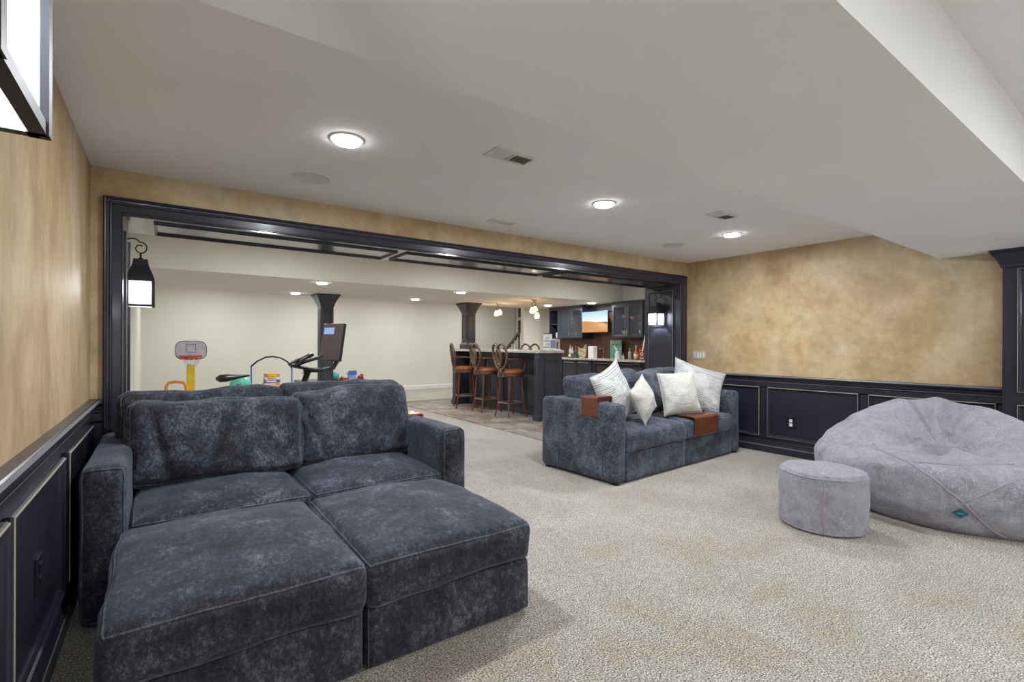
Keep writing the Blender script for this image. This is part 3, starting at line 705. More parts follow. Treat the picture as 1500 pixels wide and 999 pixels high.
soft_box('back_cushion','velvet2',s2,.13,.60,.49,.93,.82,.99,r=.07,bulge=.02,wr=.03,seed=41,n=24,tilt=(-.15,),front=.03,sag=.02,pipe=['front'],pipe_mat='velvet2')
soft_box('back_cushion','velvet2',s2,.78,.62,.50,1.22,.86,1.02,r=.08,bulge=.02,wr=.03,seed=42,n=24,tilt=(-.18,.05),front=.03,sag=.02)
soft_box('back_cushion','velvet2',s2,1.02,.52,.49,1.62,.74,.99,r=.08,bulge=.02,wr=.03,seed=43,n=24,tilt=(-.18,-.10),front=.03,creases=.02,sag=.02)
soft_box('back_cushion','velvet2',s2,1.50,.62,.49,2.16,.84,1.01,r=.07,bulge=.02,wr=.03,seed=44,n=24,tilt=(-.15,),front=.03,sag=.02)
at=saddle('arm_tray','red brown bent wood tray over left arm of the slate sofa','walnut',(3.345+.095,3.045+.235,.800),SR,.225,.20,.19,.12)
MB().box(-.099,.012,-.046,.099,.188,-.013).build('cup_block','walnut',at,bevel=.004)
# wood seat tray that bends over the front edge
st=thing('seat_tray','wide red brown bent wood tray draped over right seat front edge','tray',(4.65,3.118,0),SR+.02)
mb=MB(); pts=[(-.012,.315)]+[(.02-.032*math.cos(math.radians(a)),.487+.032*math.sin(math.radians(a))) for a in range(0,91,15)]+[(.44,.535)]
pin=[(.002,.315)]+[(.02-.018*math.cos(math.radians(a)),.487+.018*math.sin(math.radians(a))) for a in range(0,91,15)]+[(.44,.521)]
n=len(pts)
for x in(0,.50):
    for y,z in pts: mb.v.append((x,y,z+.0))
    for y,z in pin: mb.v.append((x,y,z+.0))
for i in range(n-1):
    mb.f+=[(i,i+1,2*n+i+1,2*n+i),(n+i,3*n+i,3*n+i+1,n+i+1),(i,n+i,n+i+1,i+1),(2*n+i,2*n+i+1,3*n+i+1,3*n+i)]
mb.f+=[(0,2*n,3*n,n),(n-1,2*n-1,4*n-1,3*n-1)]
mb.build('bent_panel','walnut',st,bevel=.002)
rc=thing('remote_control','black remote control lying on the wide wood seat tray','remote',(5.06,3.30,.536),.5)
MB().box(-.085,-.022,0,.085,.022,.018).build('body','black',rc,bevel=.004)
for k in range(5): MB().box(-.07+k*.028,-.008,.018,-.058+k*.028,.008,.021).build('button','grey_plastic',rc)

def throw(lab,mat,w,h,t,loc,rx,ry,rz,seed,**k):
    mb,rim=pillow_mesh(w,h,t,seed,**k); tg=thing('throw_pillow',lab,'pillow',loc); tg.rotation_euler=Euler((rx,ry,rz),'XYZ')
    o=mb.build('cover',mat,tg,smooth=True); MB().tube(rim,.0035,6,closed=True).build('seam',mat if mat!='print' else 'linen',o,smooth=True); return tg
R_=math.radians
throw('white pillow with dark dashed print against left arm of slate sofa','print',.58,.60,.22,(3.735,3.43,.785),R_(-14),R_(-18),R_(14),3,pinch=.10,n=34)
throw('small plain cream pillow beside the left dashed print pillow','linen',.39,.39,.17,(3.945,3.23,.745),R_(-16),R_(-24),R_(20),5,pinch=.10)
throw('square plain cream pillow upright in the middle of slate sofa','linen',.48,.48,.20,(4.71,3.36,.755),R_(-16),R_(-2),R_(-18),7,pinch=.06)
throw('white pillow with dark dashed print tilted against right arm','print',.66,.58,.20,(5.26,3.50,.78),R_(-18),R_(18),R_(-34),9,pinch=.10,n=34)

# ------------------------------------------------------------------ bean bag and pouf
bb=thing('bean_bag','huge lavender grey faux fur bean bag by the right wall','bean bag',(5.07,1.15,0))
def bb_pt(th,ph,extra=0):
    # th azimuth, ph 0 bottom centre .. 1 top centre
    a,b=.745,.91
    if ph<.18: k=ph/.18; r=.80*k; z=0
    elif ph<.5:
        k=(ph-.18)/.32; r=.80+.20*math.sin(k*PI/2); z=.34*(1-math.cos(k*PI/2))
    else:
        k=(ph-.5)/.5; r=math.cos(k*PI/2)**.72; z=.34+.40*math.sin(k*PI/2)**.80
    x=a*r*math.cos(th); y=b*r*math.sin(th)
    top=max(0,(z-.25)/.49)
    q=(x*.90+y*.42)/.8; k=min(1,max(0,(q+.45)/.95)); k=k*k*(3-2*k)
    z*=1-top*.30*(1-k)
    ky=min(1,max(0,(y-.30)/.60)); z*=1-top*.22*ky*ky*(3-2*ky)
    z+=top*.13*math.exp(-((q-.55)/.30)**2-max(0,y-.35)**2/.22)
    cx0,cy0=-.02,.02; ro=math.hypot(x-cx0,y-cy0); an=math.atan2(y-cy0,x-cx0)
    z-=top*.13*math.exp(-(ro/.22)**2)
    fold=math.sin(an*7+2.2*noise.noise(Vector((math.cos(an)*1.5,math.sin(an)*1.5,ro*2))))
    z+=top*.044*fold*math.exp(-((ro-.26)/.17)**2)
    z-=top*.045*math.exp(-((y-.9*x+.10)/.03)**2)*math.exp(-((x-.02)**2)/.05)+top*.040*math.exp(-((y+.6*x-.02)/.028)**2)*math.exp(-((x-.12)**2)/.05)
    v=Vector((x,y,z)); side=math.sin(min(1,max(0,(ph-.18)/.82))*PI)
    n1=noise.noise(v*2.3+Vector((4,1,2))); n2=noise.noise(v*6+Vector((1,7,3))); n3=noise.noise(v*15)
    d=Vector((math.cos(th),math.sin(th),.35 if ph>.5 else 0))
    # soft horizontal buckles on the flank
    bk=math.sin(z*30+5*n1+2*math.sin(th*3))*.012*side*max(0,noise.noise(Vector((th*2,z*2,5)))+.3)
    v+=d*(.045*n1+.026*n2*side+.009*n3+bk+extra)*min(1,ph/.18)
    v.z=max(v.z,0); return v
mb=MB(); NT,NP=128,72
for j in range(NP+1):
    for i in range(NT): mb.v.append(tuple(bb_pt(2*PI*i/NT,j/NP)))
for j in range(NP):
    for i in range(NT): i2=(i+1)%NT; mb.f.append((j*NT+i,j*NT+i2,(j+1)*NT+i2,(j+1)*NT+i))
mb.build('cover','fur',bb,smooth=True)
def seam(path): 
    pts=[]
    for (t0,p0),(t1,p1) in zip(path,path[1:]):
        for i in range(14): k=i/14; pts.append(bb_pt(math.radians(t0+(t1-t0)*k),p0+(p1-p0)*k,.0))
    MB().tube(pts,.006,6).build('seam','fur_seam',bb,smooth=True)
seam([(146,.80),(176,.662),(188,.525),(196,.45),(206,.325),(214,.25)]); seam([(196.5,.452),(206,.525),(218,.65),(232,.74)])
seam([(178,.66),(194,.70),(210,.76),(224,.78)]); seam([(110,.20),(150,.205),(190,.21),(240,.20),(280,.20)])
c=bb_pt(math.radians(195.5),.395,.008); c2=bb_pt(math.radians(199),.395,.008); c3=bb_pt(math.radians(195.5),.435,.008)
u=(c2-c)*.62; v=(c3-c); v=v*(u.length/v.length)*.9; nn=u.cross(v).normalized()*.002
MB().obox(c,(u+v)*.6,(v-u)*.6,nn).build('brand_tag','teal',bb)
MB().obox(c-nn*1.5,u*.5,v*.09,nn*.3).obox(c+nn*1.5,u*.5,v*.09,nn*.3).build('tag_stitching','lightblue',bb)

pf=thing('pouf','small round lavender grey faux fur pouf beside the bean bag','pouf',(3.885,1.56,0))
def pf_pt(th,s):
    R=.275; Hh=.415
    prof=[(0,0),(.93,0),(.985,.012),(1.0,.05),(1.01,.2),(1.0,.36),(.985,.388),(.93,.405),(.7,.418),(.4,.425),(0,.428)]
    k=s*(len(prof)-1); i=min(int(k),len(prof)-2); f=k-i; r=prof[i][0]*(1-f)+prof[i+1][0]*f; z=prof[i][1]*(1-f)+prof[i+1][1]*f
    v=Vector((R*r*math.cos(th),R*r*math.sin(th),z)); n1=noise.noise(v*6); n2=noise.noise(v*18)
    d=Vector((math.cos(th),math.sin(th),.5 if s>.65 else 0)); v+=d*(.010*n1+.006*n2)*min(1,r*1.5) if z>0.004 else Vector((0,0,0)); 
    if z>.39: v.z+=.008*noise.noise(v*5+Vector((3,3,3)))
    return v
mb=MB(); NT,NP=96,50
for j in range(NP+1):
    for i in range(NT): mb.v.append(tuple(pf_pt(2*PI*i/NT,j/NP)))
for j in range(NP):
    for i in range(NT): i2=(i+1)%NT; mb.f.append((j*NT+i,j*NT+i2,(j+1)*NT+i2,(j+1)*NT+i))
mb.build('cover','fur',pf,smooth=True)
mb=MB(); mb.tube([(pf_pt(2*PI*i/80,.585)*1.0) for i in range(80)],.0045,6,closed=True); mb.tube([(pf_pt(2*PI*i/80,.22)*1.0) for i in range(80)],.0045,6,closed=True); mb.build('rim_seam','fur',pf,smooth=True)
aa=math.atan2(-1.56,-3.885)+.02
MB().tube([pf_pt(aa+.02*math.sin(k*.9),.22+k*.03) for k in range(13)],.005,6).build('zip_seam','fur_seam',pf,smooth=True)

# ------------------------------------------------------------------ columns
def column(x,y,z0,z1,rz,lab,hw=.112,cr=.21,shaft='navy_cab',face='navy_cab'):
    t=thing('column',lab,'column',(x,y,z0),rz); h=z1-z0
    MB().box(-hw,-hw,.0,hw,hw,h-.15).build('shaft',shaft,t,bevel=.004)
    mb=MB(); mb.frustum((0,0),h-.23,hw+.004,h-.20,hw+.012); mb.frustum((0,0),h-.20,hw+.012,h-.17,hw+.02); mb.frustum((0,0),h-.17,hw+.02,h-.03,cr-.012); mb.frustum((0,0),h-.03,cr,h-.001,cr); mb.build('capital',shaft,t)
    mb=MB(); mb.frustum((0,0),0,hw+.03,.09,hw+.03); mb.frustum((0,0),.09,hw+.03,.13,hw+.006); mb.build('plinth',shaft,t)
    for k in range(4):
        a=k*PI/2; U=Vector((-math.sin(a),math.cos(a),0)); Nn=Vector((math.cos(a),math.sin(a),0))
        pm=MB().rect_sweep(Nn*hw,U,(0,0,1),Nn,-hw+.03,.20,hw-.03,h-.26,[(0,0),(0,.008),(.010,.010),(.02,0)]).build('panel_moulding',shaft,t)
    return t
column(2.42,9.28,0,FS,0,'dark square column with flared capital behind the exercise bike')
column(5.47,9.30,1.20,FS,0,'dark square column with flared capital standing on the bar top')
# faint brown inset on bar column
MB().box(-.1135,-.07,.30,-.1125,.07,.66).build('brown_inset','stool_red',[o for o in D.objects if o.name.startswith('column') and o.get('label','').find('bar top')>0][0])

# ------------------------------------------------------------------ bar island
isl=thing('bar_island','long dark panelled bar island below the stools','bar',(5.1,6.35,0))
# local y 0..3.0 ; body
mb=MB(); mb.box(.0,.0,.0,.50,.14,1.15); mb.build('end_post','navy_cab',isl,bevel=.004)
MB().box(0,2.86,0,.45,3.0,1.15).build('end_post','navy_cab',isl,bevel=.004)
MB().box(.33,.14,0,.48,2.86,1.15).build('body','navy_cab',isl)
mb=MB(); mb.box(-.02,-.02,0,.52,.16,.10).box(-.02,2.84,0,.47,3.02,.10).box(.31,.16,0,.33,2.84,.10).build('plinth','navy_cab',isl,bevel=.006)
for k in range(4):
    moulding(isl,(.33,0,0),(0,1,0),(0,0,1),(-1,0,0),.2+k*.66,.16,.2+k*.66+.60,1.05,mat='navy_cab',rub=None)
moulding(isl,(0,0,0),(1,0,0),(0,0,1),(0,-1,0),.12,.16,.42,1.06,mat='navy_cab',rub=None)
moulding(isl,(0,0,0),(0,1,0),(0,0,1),(-1,0,0),.025,.16,.115,1.06,mat='navy_cab',rub=None,sc=.5)
o=MB().box(5.07,6.31,1.15,5.62,9.40,1.20).build('countertop','granite',bevel=.008); tag(o,'speckled pale granite top of the bar island','countertop')

# ------------------------------------------------------------------ bar stools (built facing +X)
def bar_stool():
    t=thing('bar_stool','','stool'); 
    for sx in(-1,1):
        for sy in(-1,1):
            mb=MB(); mb.tube([(sx*.13,sy*.13,.74),(sx*.15,sy*.15,.45),(sx*.165,sy*.165,.22),(sx*.21,sy*.20,.0)],[.024,.022,.019,.016],4,up=(0,1,.3)); mb.build('leg','stool_red',t)
    mb=MB(); z=.25
    for k in range(4):
        a=PI/4+k*PI/2; b2=a+PI/2; R=.165*1.414; mb.tube([(R*math.cos(a),R*math.sin(a),z),(R*math.cos(b2),R*math.sin(b2),z)],.017,6)
    mb.build('footrest','stool_wood',t)
    MB().lathe([(.17,.71),(.205,.715),(.215,.74),(.215,.765),(.20,.775)],n=28).build('apron','stool_wood',t,smooth=True)
    MB().lathe([(.20,.765),(.225,.775),(.235,.80),(.225,.83),(.17,.85),(.08,.857),(.001,.858)],n=32).build('seat','leather',t,smooth=True)
    # carved back: neck block, two interlocked tall loops, an inner drop, rosette
    def B(u,z): # u across, z height -> curved/tilted back plane behind the seat
        return (-.205-.16*(z-.76)-.04*(1-(u/.25)**2)+.02, u, z)
    MB().prism([(-.10,.72),(.10,.72),(.075,.86),(-.075,.86)],-.235,-.20,'x').build('back_block','stool_wood',t,bevel=.006)
    def loop(c,rx,rz,cz,tilt,r,yo=0):
        pts=[]
        for i in range(32):
            a=2*PI*i/32; u=rx*math.cos(a)*(1-.30*max(0,-math.sin(a))**1.5); z=rz*math.sin(a)
            uu=c+u*math.cos(tilt)-z*math.sin(tilt)*1; zz=cz+u*math.sin(tilt)+z*math.cos(tilt); p=B(uu,zz); pts.append((p[0]+yo,p[1],p[2]))
        return pts
    bk=MB(); bk.tube(loop(-.082,.125,.225,1.075,.16,.018),.025,8,closed=True,flat=.8); bk.build('back_loop','stool_wood',t,smooth=True)
    bk=MB(); bk.tube(loop(.082,.125,.225,1.075,-.16,.018,.014),.025,8,closed=True,flat=.8); bk.build('back_loop','stool_wood',t,smooth=True)
    bk=MB(); bk.tube(loop(0,.060,.17,1.03,0,.014,-.012),.019,8,closed=True,flat=.8); bk.build('inner_loop','stool_wood',t,smooth=True)
    p=B(0,.93); MB().lathe([(.03,-.012),(.034,0),(.02,.012),(.001,.015)],n=14).build('rosette','stool_wood',t,smooth=True).name
    ro=[c for c in D.objects if c.parent==t and c.name.startswith('rosette')][0]; ro.location=(p[0]-.02,0,.93); ro.rotation_euler=(0,-PI/2,0)
    mb=MB(); mb.tube([B(-.03,.86),B(-.02,.80),(-.22,0,.76)],[.03,.035,.04],8); mb.build('neck','stool_wood',t,smooth=True)
    for s in(-1,1):
        p=B(s*.17,1.02)
        MB().tube([p,(-.14,s*.235,1.035),(.02,s*.245,1.03),(.12,s*.235,1.01),(.155,s*.225,.96),(.13,s*.215,.86),(.12,s*.20,.77)],[.014,.017,.018,.018,.016,.015,.016],6).build('armrest','stool_red',t,smooth=True)
    return t
st0=bar_stool()
SL=[(5.02,8.66,R_(-22),'bar stool with carved loop back, farthest of the three in front'),(5.05,7.90,R_(-4),'bar stool with carved loop back, middle of the three in front'),
    (5.07,7.12,R_(2),'bar stool with carved loop back, nearest to the slate sofa'),(6.45,8.38,R_(228),'bar stool whose carved loop back just shows above the far counter side')]
for i,(x,y,rz,lab) in enumerate(SL):
    o=st0 if i==0 else dup(st0); o.location=(x,y,.006 if x<7 else .0); o.rotation_euler=(0,0,rz); o['label']=lab; o['group']='carved bar stools around the island'

# ------------------------------------------------------------------ back bar
bbar=thing('back_bar_cabinet','dark base cabinet run along the bar wall','cabinet',(7.5,4.95,0))
MB().box(.03,0,.10,.58,1.15,.955).box(.03,2.50,.10,.58,4.60,.955).box(.50,1.15,.10,.58,2.50,.955).build('body','navy_cab',bbar); MB().box(.08,0,0,.58,4.60,.10).build('toe_kick','black',bbar)
def slab(name,y0,y1,z0,z1,mat='navy_cab',parent=bbar,knob=None):
    o=MB().box(.01,y0+.006,z0,.03,y1-.006,z1).build(name,mat,parent,bevel=.003)
    if y1-y0>.3 and z1-z0>.2: pass
    if knob=='bar': MB().box(-.015,y0+.06,z1-.06,-.005,y1-.06,z1-.045).box(-.006,y0+.06,z1-.058,.01,y0+.07,z1-.047).box(-.006,y1-.07,z1-.058,.01,y1-.06,z1-.047).build('handle','steel',o)
    return o
slab('drawer',3.55,4.1,.78,.95,knob='bar'); slab('drawer',3.55,4.1,.60,.77,knob='bar'); slab('drawer',3.55,4.1,.36,.59,knob='bar'); slab('drawer',3.55,4.1,.12,.35,knob='bar')
slab('door',4.11,4.58,.12,.95,knob='bar')
for k in range(2): slab('door',2.6+k*.47,2.6+k*.47+.465,.12,.95,knob='bar')
slab('door',.05,.6,.12,.95,knob='bar'); slab('door',.61,1.1,.12,.95,knob='bar')
fr=thing('beverage_fridge','black glass door drinks fridge under the bar counter','fridge',(7.5,6.12,0))
MB().box(-.02,0,.10,.03,1.30,.94).build('door_frame','black',fr,bevel=.004)
MB().box(-.024,.06,.16,-.020,.62,.86).box(-.024,.68,.16,-.020,1.24,.86).build('door_glass','screen',fr)
MB().box(-.06,.06,.90,-.045,1.24,.915).box(-.05,.08,.90,-.02,.10,.915).box(-.05,1.20,.90,-.02,1.22,.915).build('handle','steel',fr)
o=MB().box(7.46,4.95,.955,FX,9.68,.995).build('countertop','granite',bevel=.006); tag(o,'speckled granite counter under the glass cabinets','countertop')
# striped wood backsplash
bs=thing('wood_backsplash','striped reddish brown wood boards on the bar wall','backsplash',(FX,4.95,.995))
mb=MB(); y=0
while y<4.25:
    mb.box(-.014-random.uniform(0,.004),y+.002,0,-.001,y+.050,1.19); y+=.053
o=mb.build('boards','board',bs); o['kind']='stuff'
# upper cabinets
def upper(y0,y1,lab,open_shelf):
    t=thing('upper_cabinet',lab,'cabinet',(7.75,y0,1.44)); w=y1-y0; h=.70
    mb=MB(); mb.box(.31,0,0,.325,w,h).box(0,0,0,.31,.018,h).box(0,w-.018,0,.31,w,h).box(0,0,0,.31,w,.018).box(0,0,h-.018,.31,w,h)
    mb.build('carcass','navy_cab',t)
    mb=MB(); rows=[[(.0-o,-o*.0,z),(-o,w,z)] for o,z in((0,h-.002),(.012,h),(.016,h+.02),(.045,h+.045),(.045,h+.058),(0,h+.058))]; mb.sweep(rows); mb.box(0,0,h,.325,w,h+.058); mb.build('crown','navy_cab',t)
    MB().box(.02,.02,.34,.31,w-.02,.352).build('shelf','glass' ,t)
    dy0=0.0; dw=w
    if open_shelf: dw=w-.33
    if open_shelf:
        MB().box(0,dw-.01,0,.33,dw+.008,h).build('divider','navy_cab',t)
        MB().box(.01,dw+.01,.34,.32,w-.018,.358).build('open_shelf','navy_cab',t)
        MB().rect_sweep((0,0,0),(0,1,0),(0,0,1),(-1,0,0),dw,0,w,h,[(0,0),(0,.018),(.022,.018),(.022,0)]).build('face_frame','navy_cab',t)
    for k in range(2):
        a=k*dw/2+.004; b=(k+1)*dw/2-.004
        d=MB().rect_sweep((-.0,0,0),(0,1,0),(0,0,1),(-1,0,0),a,.01,b,h-.01,[(0,0),(0,.02),(.040,.022),(.046,.014),(.055,.012),(.055,0)]).build('door','navy_cab',t)
        MB().box(-.008,a+.05,.06,-.005,b-.05,h-.06).build('door_glass','glass',d)
        ky=b-.02 if k==0 else a+.02
        MB().cyl((-.022,ky,.08),(-.045,ky,.08),.006,.006,8).box(-.05,ky-.006,.05,-.042,ky+.006,.16).build('handle','steel',d)
    return t
upper(8.07,9.24,'dark upper cabinet with glass doors and open shelf left of television',True)
upper(6.36,7.17,'dark upper cabinet with two glass doors right of television',False)
MB().box(.0,7.17-7.17,0,.02,.9,.14).build('valance','navy_cab',bs,loc=(7.98-FX,2.22,1.05))
# television
tv=thing('television','flat television showing an orange sand dune under blue sky','television',(7.70,7.255,1.56))
MB().box(0,0,0,.035,.80,.475).build('casing','black',tv,bevel=.004)
mb=MB(); mb.v=[(-.001,.79,.012),(-.001,.01,.012),(-.001,.01,.463),(-.001,.79,.463)]; mb.f=[(0,1,2,3)]; mb.uv=[(0,0),(1,0),(1,1),(0,1)]; mb.build('screen','tv',tv)
MB().box(.035,.30,.15,.38,.50,.33).build('wall_mount','black',tv)
# glassware in cabinets
def goblet(x,y,z,lab,mat='bottle_glass',g=None):
    t=MB().lathe([(.025,0),(.025,.004),(.004,.01),(.004,.06),(.025,.08),(.032,.11),(.028,.14)],n=14).build('wine_glass',mat,smooth=True,loc=(x,y,z)); tag(t,lab,'glass',g)
for (ys,zl,where) in (((8.16,8.30,8.50,8.64),1.458,'left cabinet'),((6.45,6.58,6.88,7.03),1.458,'right cabinet')):
    for y in ys: goblet(7.93,y,zl,'stemmed glass behind glass door on bottom shelf of %s'%where,g='stemware on bottom shelf of %s'%where)
    for y in (ys[0],ys[3]): goblet(7.93,y,1.793,'stemmed glass behind glass door on upper shelf of %s'%where,g='stemware on upper shelf of %s'%where)
for y,lab in((8.56,'copper coloured bowl glinting inside the left glass cabinet'),(6.74,'copper coloured bowl glinting inside the right glass cabinet')):
    o=MB().lathe([(.02,0),(.025,.01),(.05,.04),(.06,.09),(.055,.09),(.04,.04),(.001,.02)],n=20).build('copper_bowl','copper',smooth=True,loc=(7.90,y,1.793)); tag(o,lab,'bowl')
o=MB().box(0,0,0,.02,.14,.13).build('white_card','white',loc=(7.80,8.93,1.459)); tag(o,'white card standing on the open cabinet shelf','card')

# ---- things on the back counter (z .995)
CZ=.995
t=thing('bottle_caddy','dark green tray of small spirit bottles at left of back counter','caddy',(7.80,8.45,CZ))
MB().box(-.05,-.14,0,.05,.14,.09).build('tray','darkgreen',t,bevel=.004); MB().box(-.052,.02,.02,-.050,.10,.08).build('label_plate','label',t)
for i,(dy,hh,mt) in enumerate(((-.10,.16,'darkgreen'),(0.03,.13,'bottle_glass'),(.10,.17,'bottle_glass'))):
    o=MB().lathe([(.028,0),(.03,.02),(.03,hh*.55),(.010,hh*.72),(.010,hh),(.001,hh+.002)],n=14).build('bottle',mt,smooth=True,loc=(7.80,8.45+dy,CZ+.09)); tag(o,'small %s bottle standing in dark green caddy'%('dark' if i==0 else 'clear with short neck' if i==1 else 'clear with tall neck'),'bottle')
    MB().lathe([(.012,0),(.012,.03),(.001,.032)],n=10).build('stopper','silver' if i else 'red',o,loc=(0,0,hh))
# state outline cork piece
t=thing('cork_map','state shaped wood frame filled with bottle corks','decoration',(7.86,8.20,CZ))
poly=[(-.13,.02),(-.02,.0),(.03,.03),(.06,.0),(.12,.06),(.13,.20),(.13,.31),(.05,.22),(-.03,.20),(-.13,.24)]
poly=[(-a,b) for a,b in poly]
MB().prism(poly,-.01,.02,'x').build('backing','cork',t); 
fmb=MB(); fmb.tube([(-.012,a,b) for a,b in poly],.007,6,closed=True); fmb.build('rim','label',t)
mb=MB()
for k in range(70):
    y=random.uniform(-.105,.105); z=random.uniform(.035,.195); mb.cyl((-.012,y,z),(-.022,y,z),.010,.010,8)
o=mb.build('corks','label',t); o['kind']='stuff'
t=thing('white_canister','tall plain white box shaped canister on the back counter','canister',(7.72,7.73,CZ))
MB().box(-.06,-.085,0,.06,.085,.26).build('body','white',t,bevel=.008); MB().box(-.062,-.087,.255,.062,.087,.268).build('lid','white',t,bevel=.004)
t=thing('faucet','curved steel bar faucet behind white canister','faucet',(7.9,7.58,CZ))
MB().lathe([(.02,0),(.018,.02),(.01,.03),(.01,.12)],n=12).build('base','steel',t,smooth=True)
MB().tube([(0,0,.1),(0,0,.18),(-.03,0,.235),(-.08,0,.24),(-.12,0,.21)],.009,8).build('spout','steel',t,smooth=True)
# teal sign
t=thing('bar_sign','teal metal sign with pale lettering leaning on the backsplash','sign',(7.97,7.27,CZ))
sg=MB().box(-.012,-.16,0,0,.16,.40).build('plate','sign_teal',t,bevel=.003); MB().rect_sweep((-.012,0,0),(0,1,0),(0,0,1),(-1,0,0),-.155,.005,.155,.395,[(0,0),(.003,.002),(.006,0)]).build('border','label',t)
def text(s,mat,parent,loc,size,rot,al='CENTER'):
    c=D.curves.new('lettering','FONT'); c.body=s; c.size=size; c.extrude=.001; c.align_x=al; c.materials.append(M[mat])
    o=D.objects.new('lettering',c); COL.objects.link(o); o.parent=parent; o.location=loc; o.rotation_euler=rot
    bpy.context.view_layer.update(); me=D.meshes.new_from_object(o.evaluated_get(bpy.context.evaluated_depsgraph_get())); D.objects.remove(o)
    o=D.objects.new('lettering',me); COL.objects.link(o); o.parent=parent; o.location=loc; o.rotation_euler=rot; return o
text('ALOHA','label',t,(-.0135,0,.325),.085,(PI/2,0,-PI/2))
MB().tube([(-.014,.05,.30),(-.014,.02,.24),(-.014,-.02,.20),(-.014,-.03,.12),(-.014,.0,.05)],[.02,.028,.03,.026,.012],8,flat=.25).build('figure_print','label',t)
MB().tube([(-.014,.10,.26),(-.014,.07,.20),(-.014,.10,.10)],[.01,.02,.008],8,flat=.25).build('leaf_print','green',t)
def bottle(lab,mat,y,h,r,x=7.74,cap='silver',label=None,neck=.3,name='bottle'):
    t=thing(name,lab,'bottle',(x,y,CZ)); a=h*(1-neck)
    MB().lathe([(r*.9,0),(r,.008),(r,a*.85),(r*.75,a*.97),(r*.33,a*1.08),(r*.33,h),(.001,h)],n=20).build('body',mat,t,smooth=True)
    MB().lathe([(r*.4,h-.01),(r*.4,h+.025),(.001,h+.026)],n=14).build('cap',cap,t,smooth=True)
    if label: MB().lathe([(r*1.02,a*.2),(r*1.02,a*.7)],n=20).build('label',label,t,smooth=True)
    return t
t=thing('white_jar','white lidded jar right of the teal sign','jar',(7.72,7.00,CZ))
MB().lathe([(.05,0),(.053,.01),(.053,.11),(.048,.125)],n=24).build('body','white',t,smooth=True); MB().lathe([(.052,.12),(.052,.14),(.03,.155),(.012,.16),(.012,.175),(.001,.176)],n=24).build('lid','board_white',t,smooth=True)
bottle('little clear bottle with pump between jar and grey bottle','bottle_glass',6.87,.12,.028,cap='black',neck=.4)
bottle('slim grey beige bottle without label','greybottle',6.69,.20,.034,cap='greybottle',neck=.18)
bottle('amber liquor bottle with cream label on back counter','amberliq',6.53,.26,.043,cap='silver',label='label',neck=.38)
# guitar
t=thing('toy_guitar','red guitar with white emblem leaning in the bar corner','guitar',(7.72,6.35,CZ)); t.rotation_euler=(0,0,.0)
def gp(y,z): return (0,y,z)
g=MB(); body=[]
for i in range(36):
    a=2*PI*i/36; r=.085*(1+.22*math.cos(2*a+.3)); body.append((r*math.cos(a)*.95,.10+r*1.1*math.sin(a)))
g.prism(body,-.02,.02,'x').build('body','darkred',t,bevel=.004)
MB().obox((-.005,-.045,.36),(.008,0,0),(0,.012,.002),(0,-.04,.19)).build('neck','paper',t); MB().obox((-.005,-.088,.565),(.009,0,0),(0,.018,.003),(0,-.008,.03)).build('headstock','paper',t)
MB().tube([(-.022,.028*math.cos(a*PI/10),.12+.028*math.sin(a*PI/10)) for a in range(20)],.006,6,closed=True).build('emblem_ring','paper',t)
MB().prism([(.0,.19),(.05,.235),(.07,.18),(.03,.16)],-.026,-.02,'x').build('upper_horn','red',t)
MB().box(-.026,-.05,.03,-.021,.05,.045).build('bridge','paper',t)

# ---- on island
IZ=1.20
t=thing('word_sign','white framed word sign leaning at the island end','sign',(5.42,6.52,IZ),R_(-44))
MB().obox((0,.03,.145),(.075,0,0),(0,.006,.0),(0,.035,.14)).build('board','paper',t)
MB().obox((0,.064,.285),(.078,0,0),(0,.007,0),(0,.003,.006)).build('top_rail','ink',t)
for k,s in enumerate(('EAT','DRINK','& BE','MERRY')): text(s,'ink',t,(0,-.004+.0145*(3-k)-.004,.035+.055*(3-k)),.042,(PI/2-.24,0,0))
t=thing('tablet','pale violet tablet propped beside the word sign','tablet',(5.46,6.42,IZ),R_(-40))
MB().obox((0,.03,.095),(.055,0,0),(0,.005,0),(0,.03,.09)).build('body','white',t); MB().obox((0,.024,.105),(.045,0,0),(0,.004,0),(0,.0235,.07)).build('screen','purple',t)
o=MB().obox((0,0,.07),(.025,0,0),(0,.02,0),(.015,0,.07)).build('napkin_holder','table_wood',loc=(5.545,6.44,IZ)); tag(o,'brown wooden block leaning at the island corner','holder')
o=MB().box(-.05,-.04,0,.05,.04,.022).build('coaster_stack','white',loc=(5.50,6.36,IZ)); tag(o,'low white stack lying before the tablet','coasters')

# pendant lights
def pendant(x,y,z,lab,n):
    t=thing('pendant_light',lab,'light',(x,y,z))
    MB().lathe([(.065,0),(.065,-.008),(.045,-.02),(.012,-.028),(.001,-.029)][::-1],n=24).build('canopy','brass',t,smooth=True)
    offs=((-.07,-.02,-.20),(.05,.03,-.17),(.03,-.05,-.30))[:n]
    for i,(dx,dy,dz) in enumerate(offs):
        MB().tube([(0,0,-.02),(dx*.6,dy*.6,-.06),(dx,dy,dz*.55),(dx,dy,dz+.05)],.006,6).build('arm','brass',t,smooth=True)
        s=MB().lathe([(.016,.05),(.028,.035),(.05,-.01),(.052,-.05),(.040,-.075),(.001,-.078)],n=18).build('glass_shade','amber',t,smooth=True,loc=(dx,dy,dz)); 
        MB().lathe([(.02,.045),(.02,.07),(.001,.075)],n=12).build('socket','brass',s)
    lamp('bulb','POINT',(0,0,-.38),5,(1,.72,.4),t,.04)
pendant(6.05,8.98,FS,'bronze pendant with two amber glass shades, farther from viewer',2)
pendant(6.10,7.76,FS,'bronze pendant with three amber glass shades, above island near end',3)

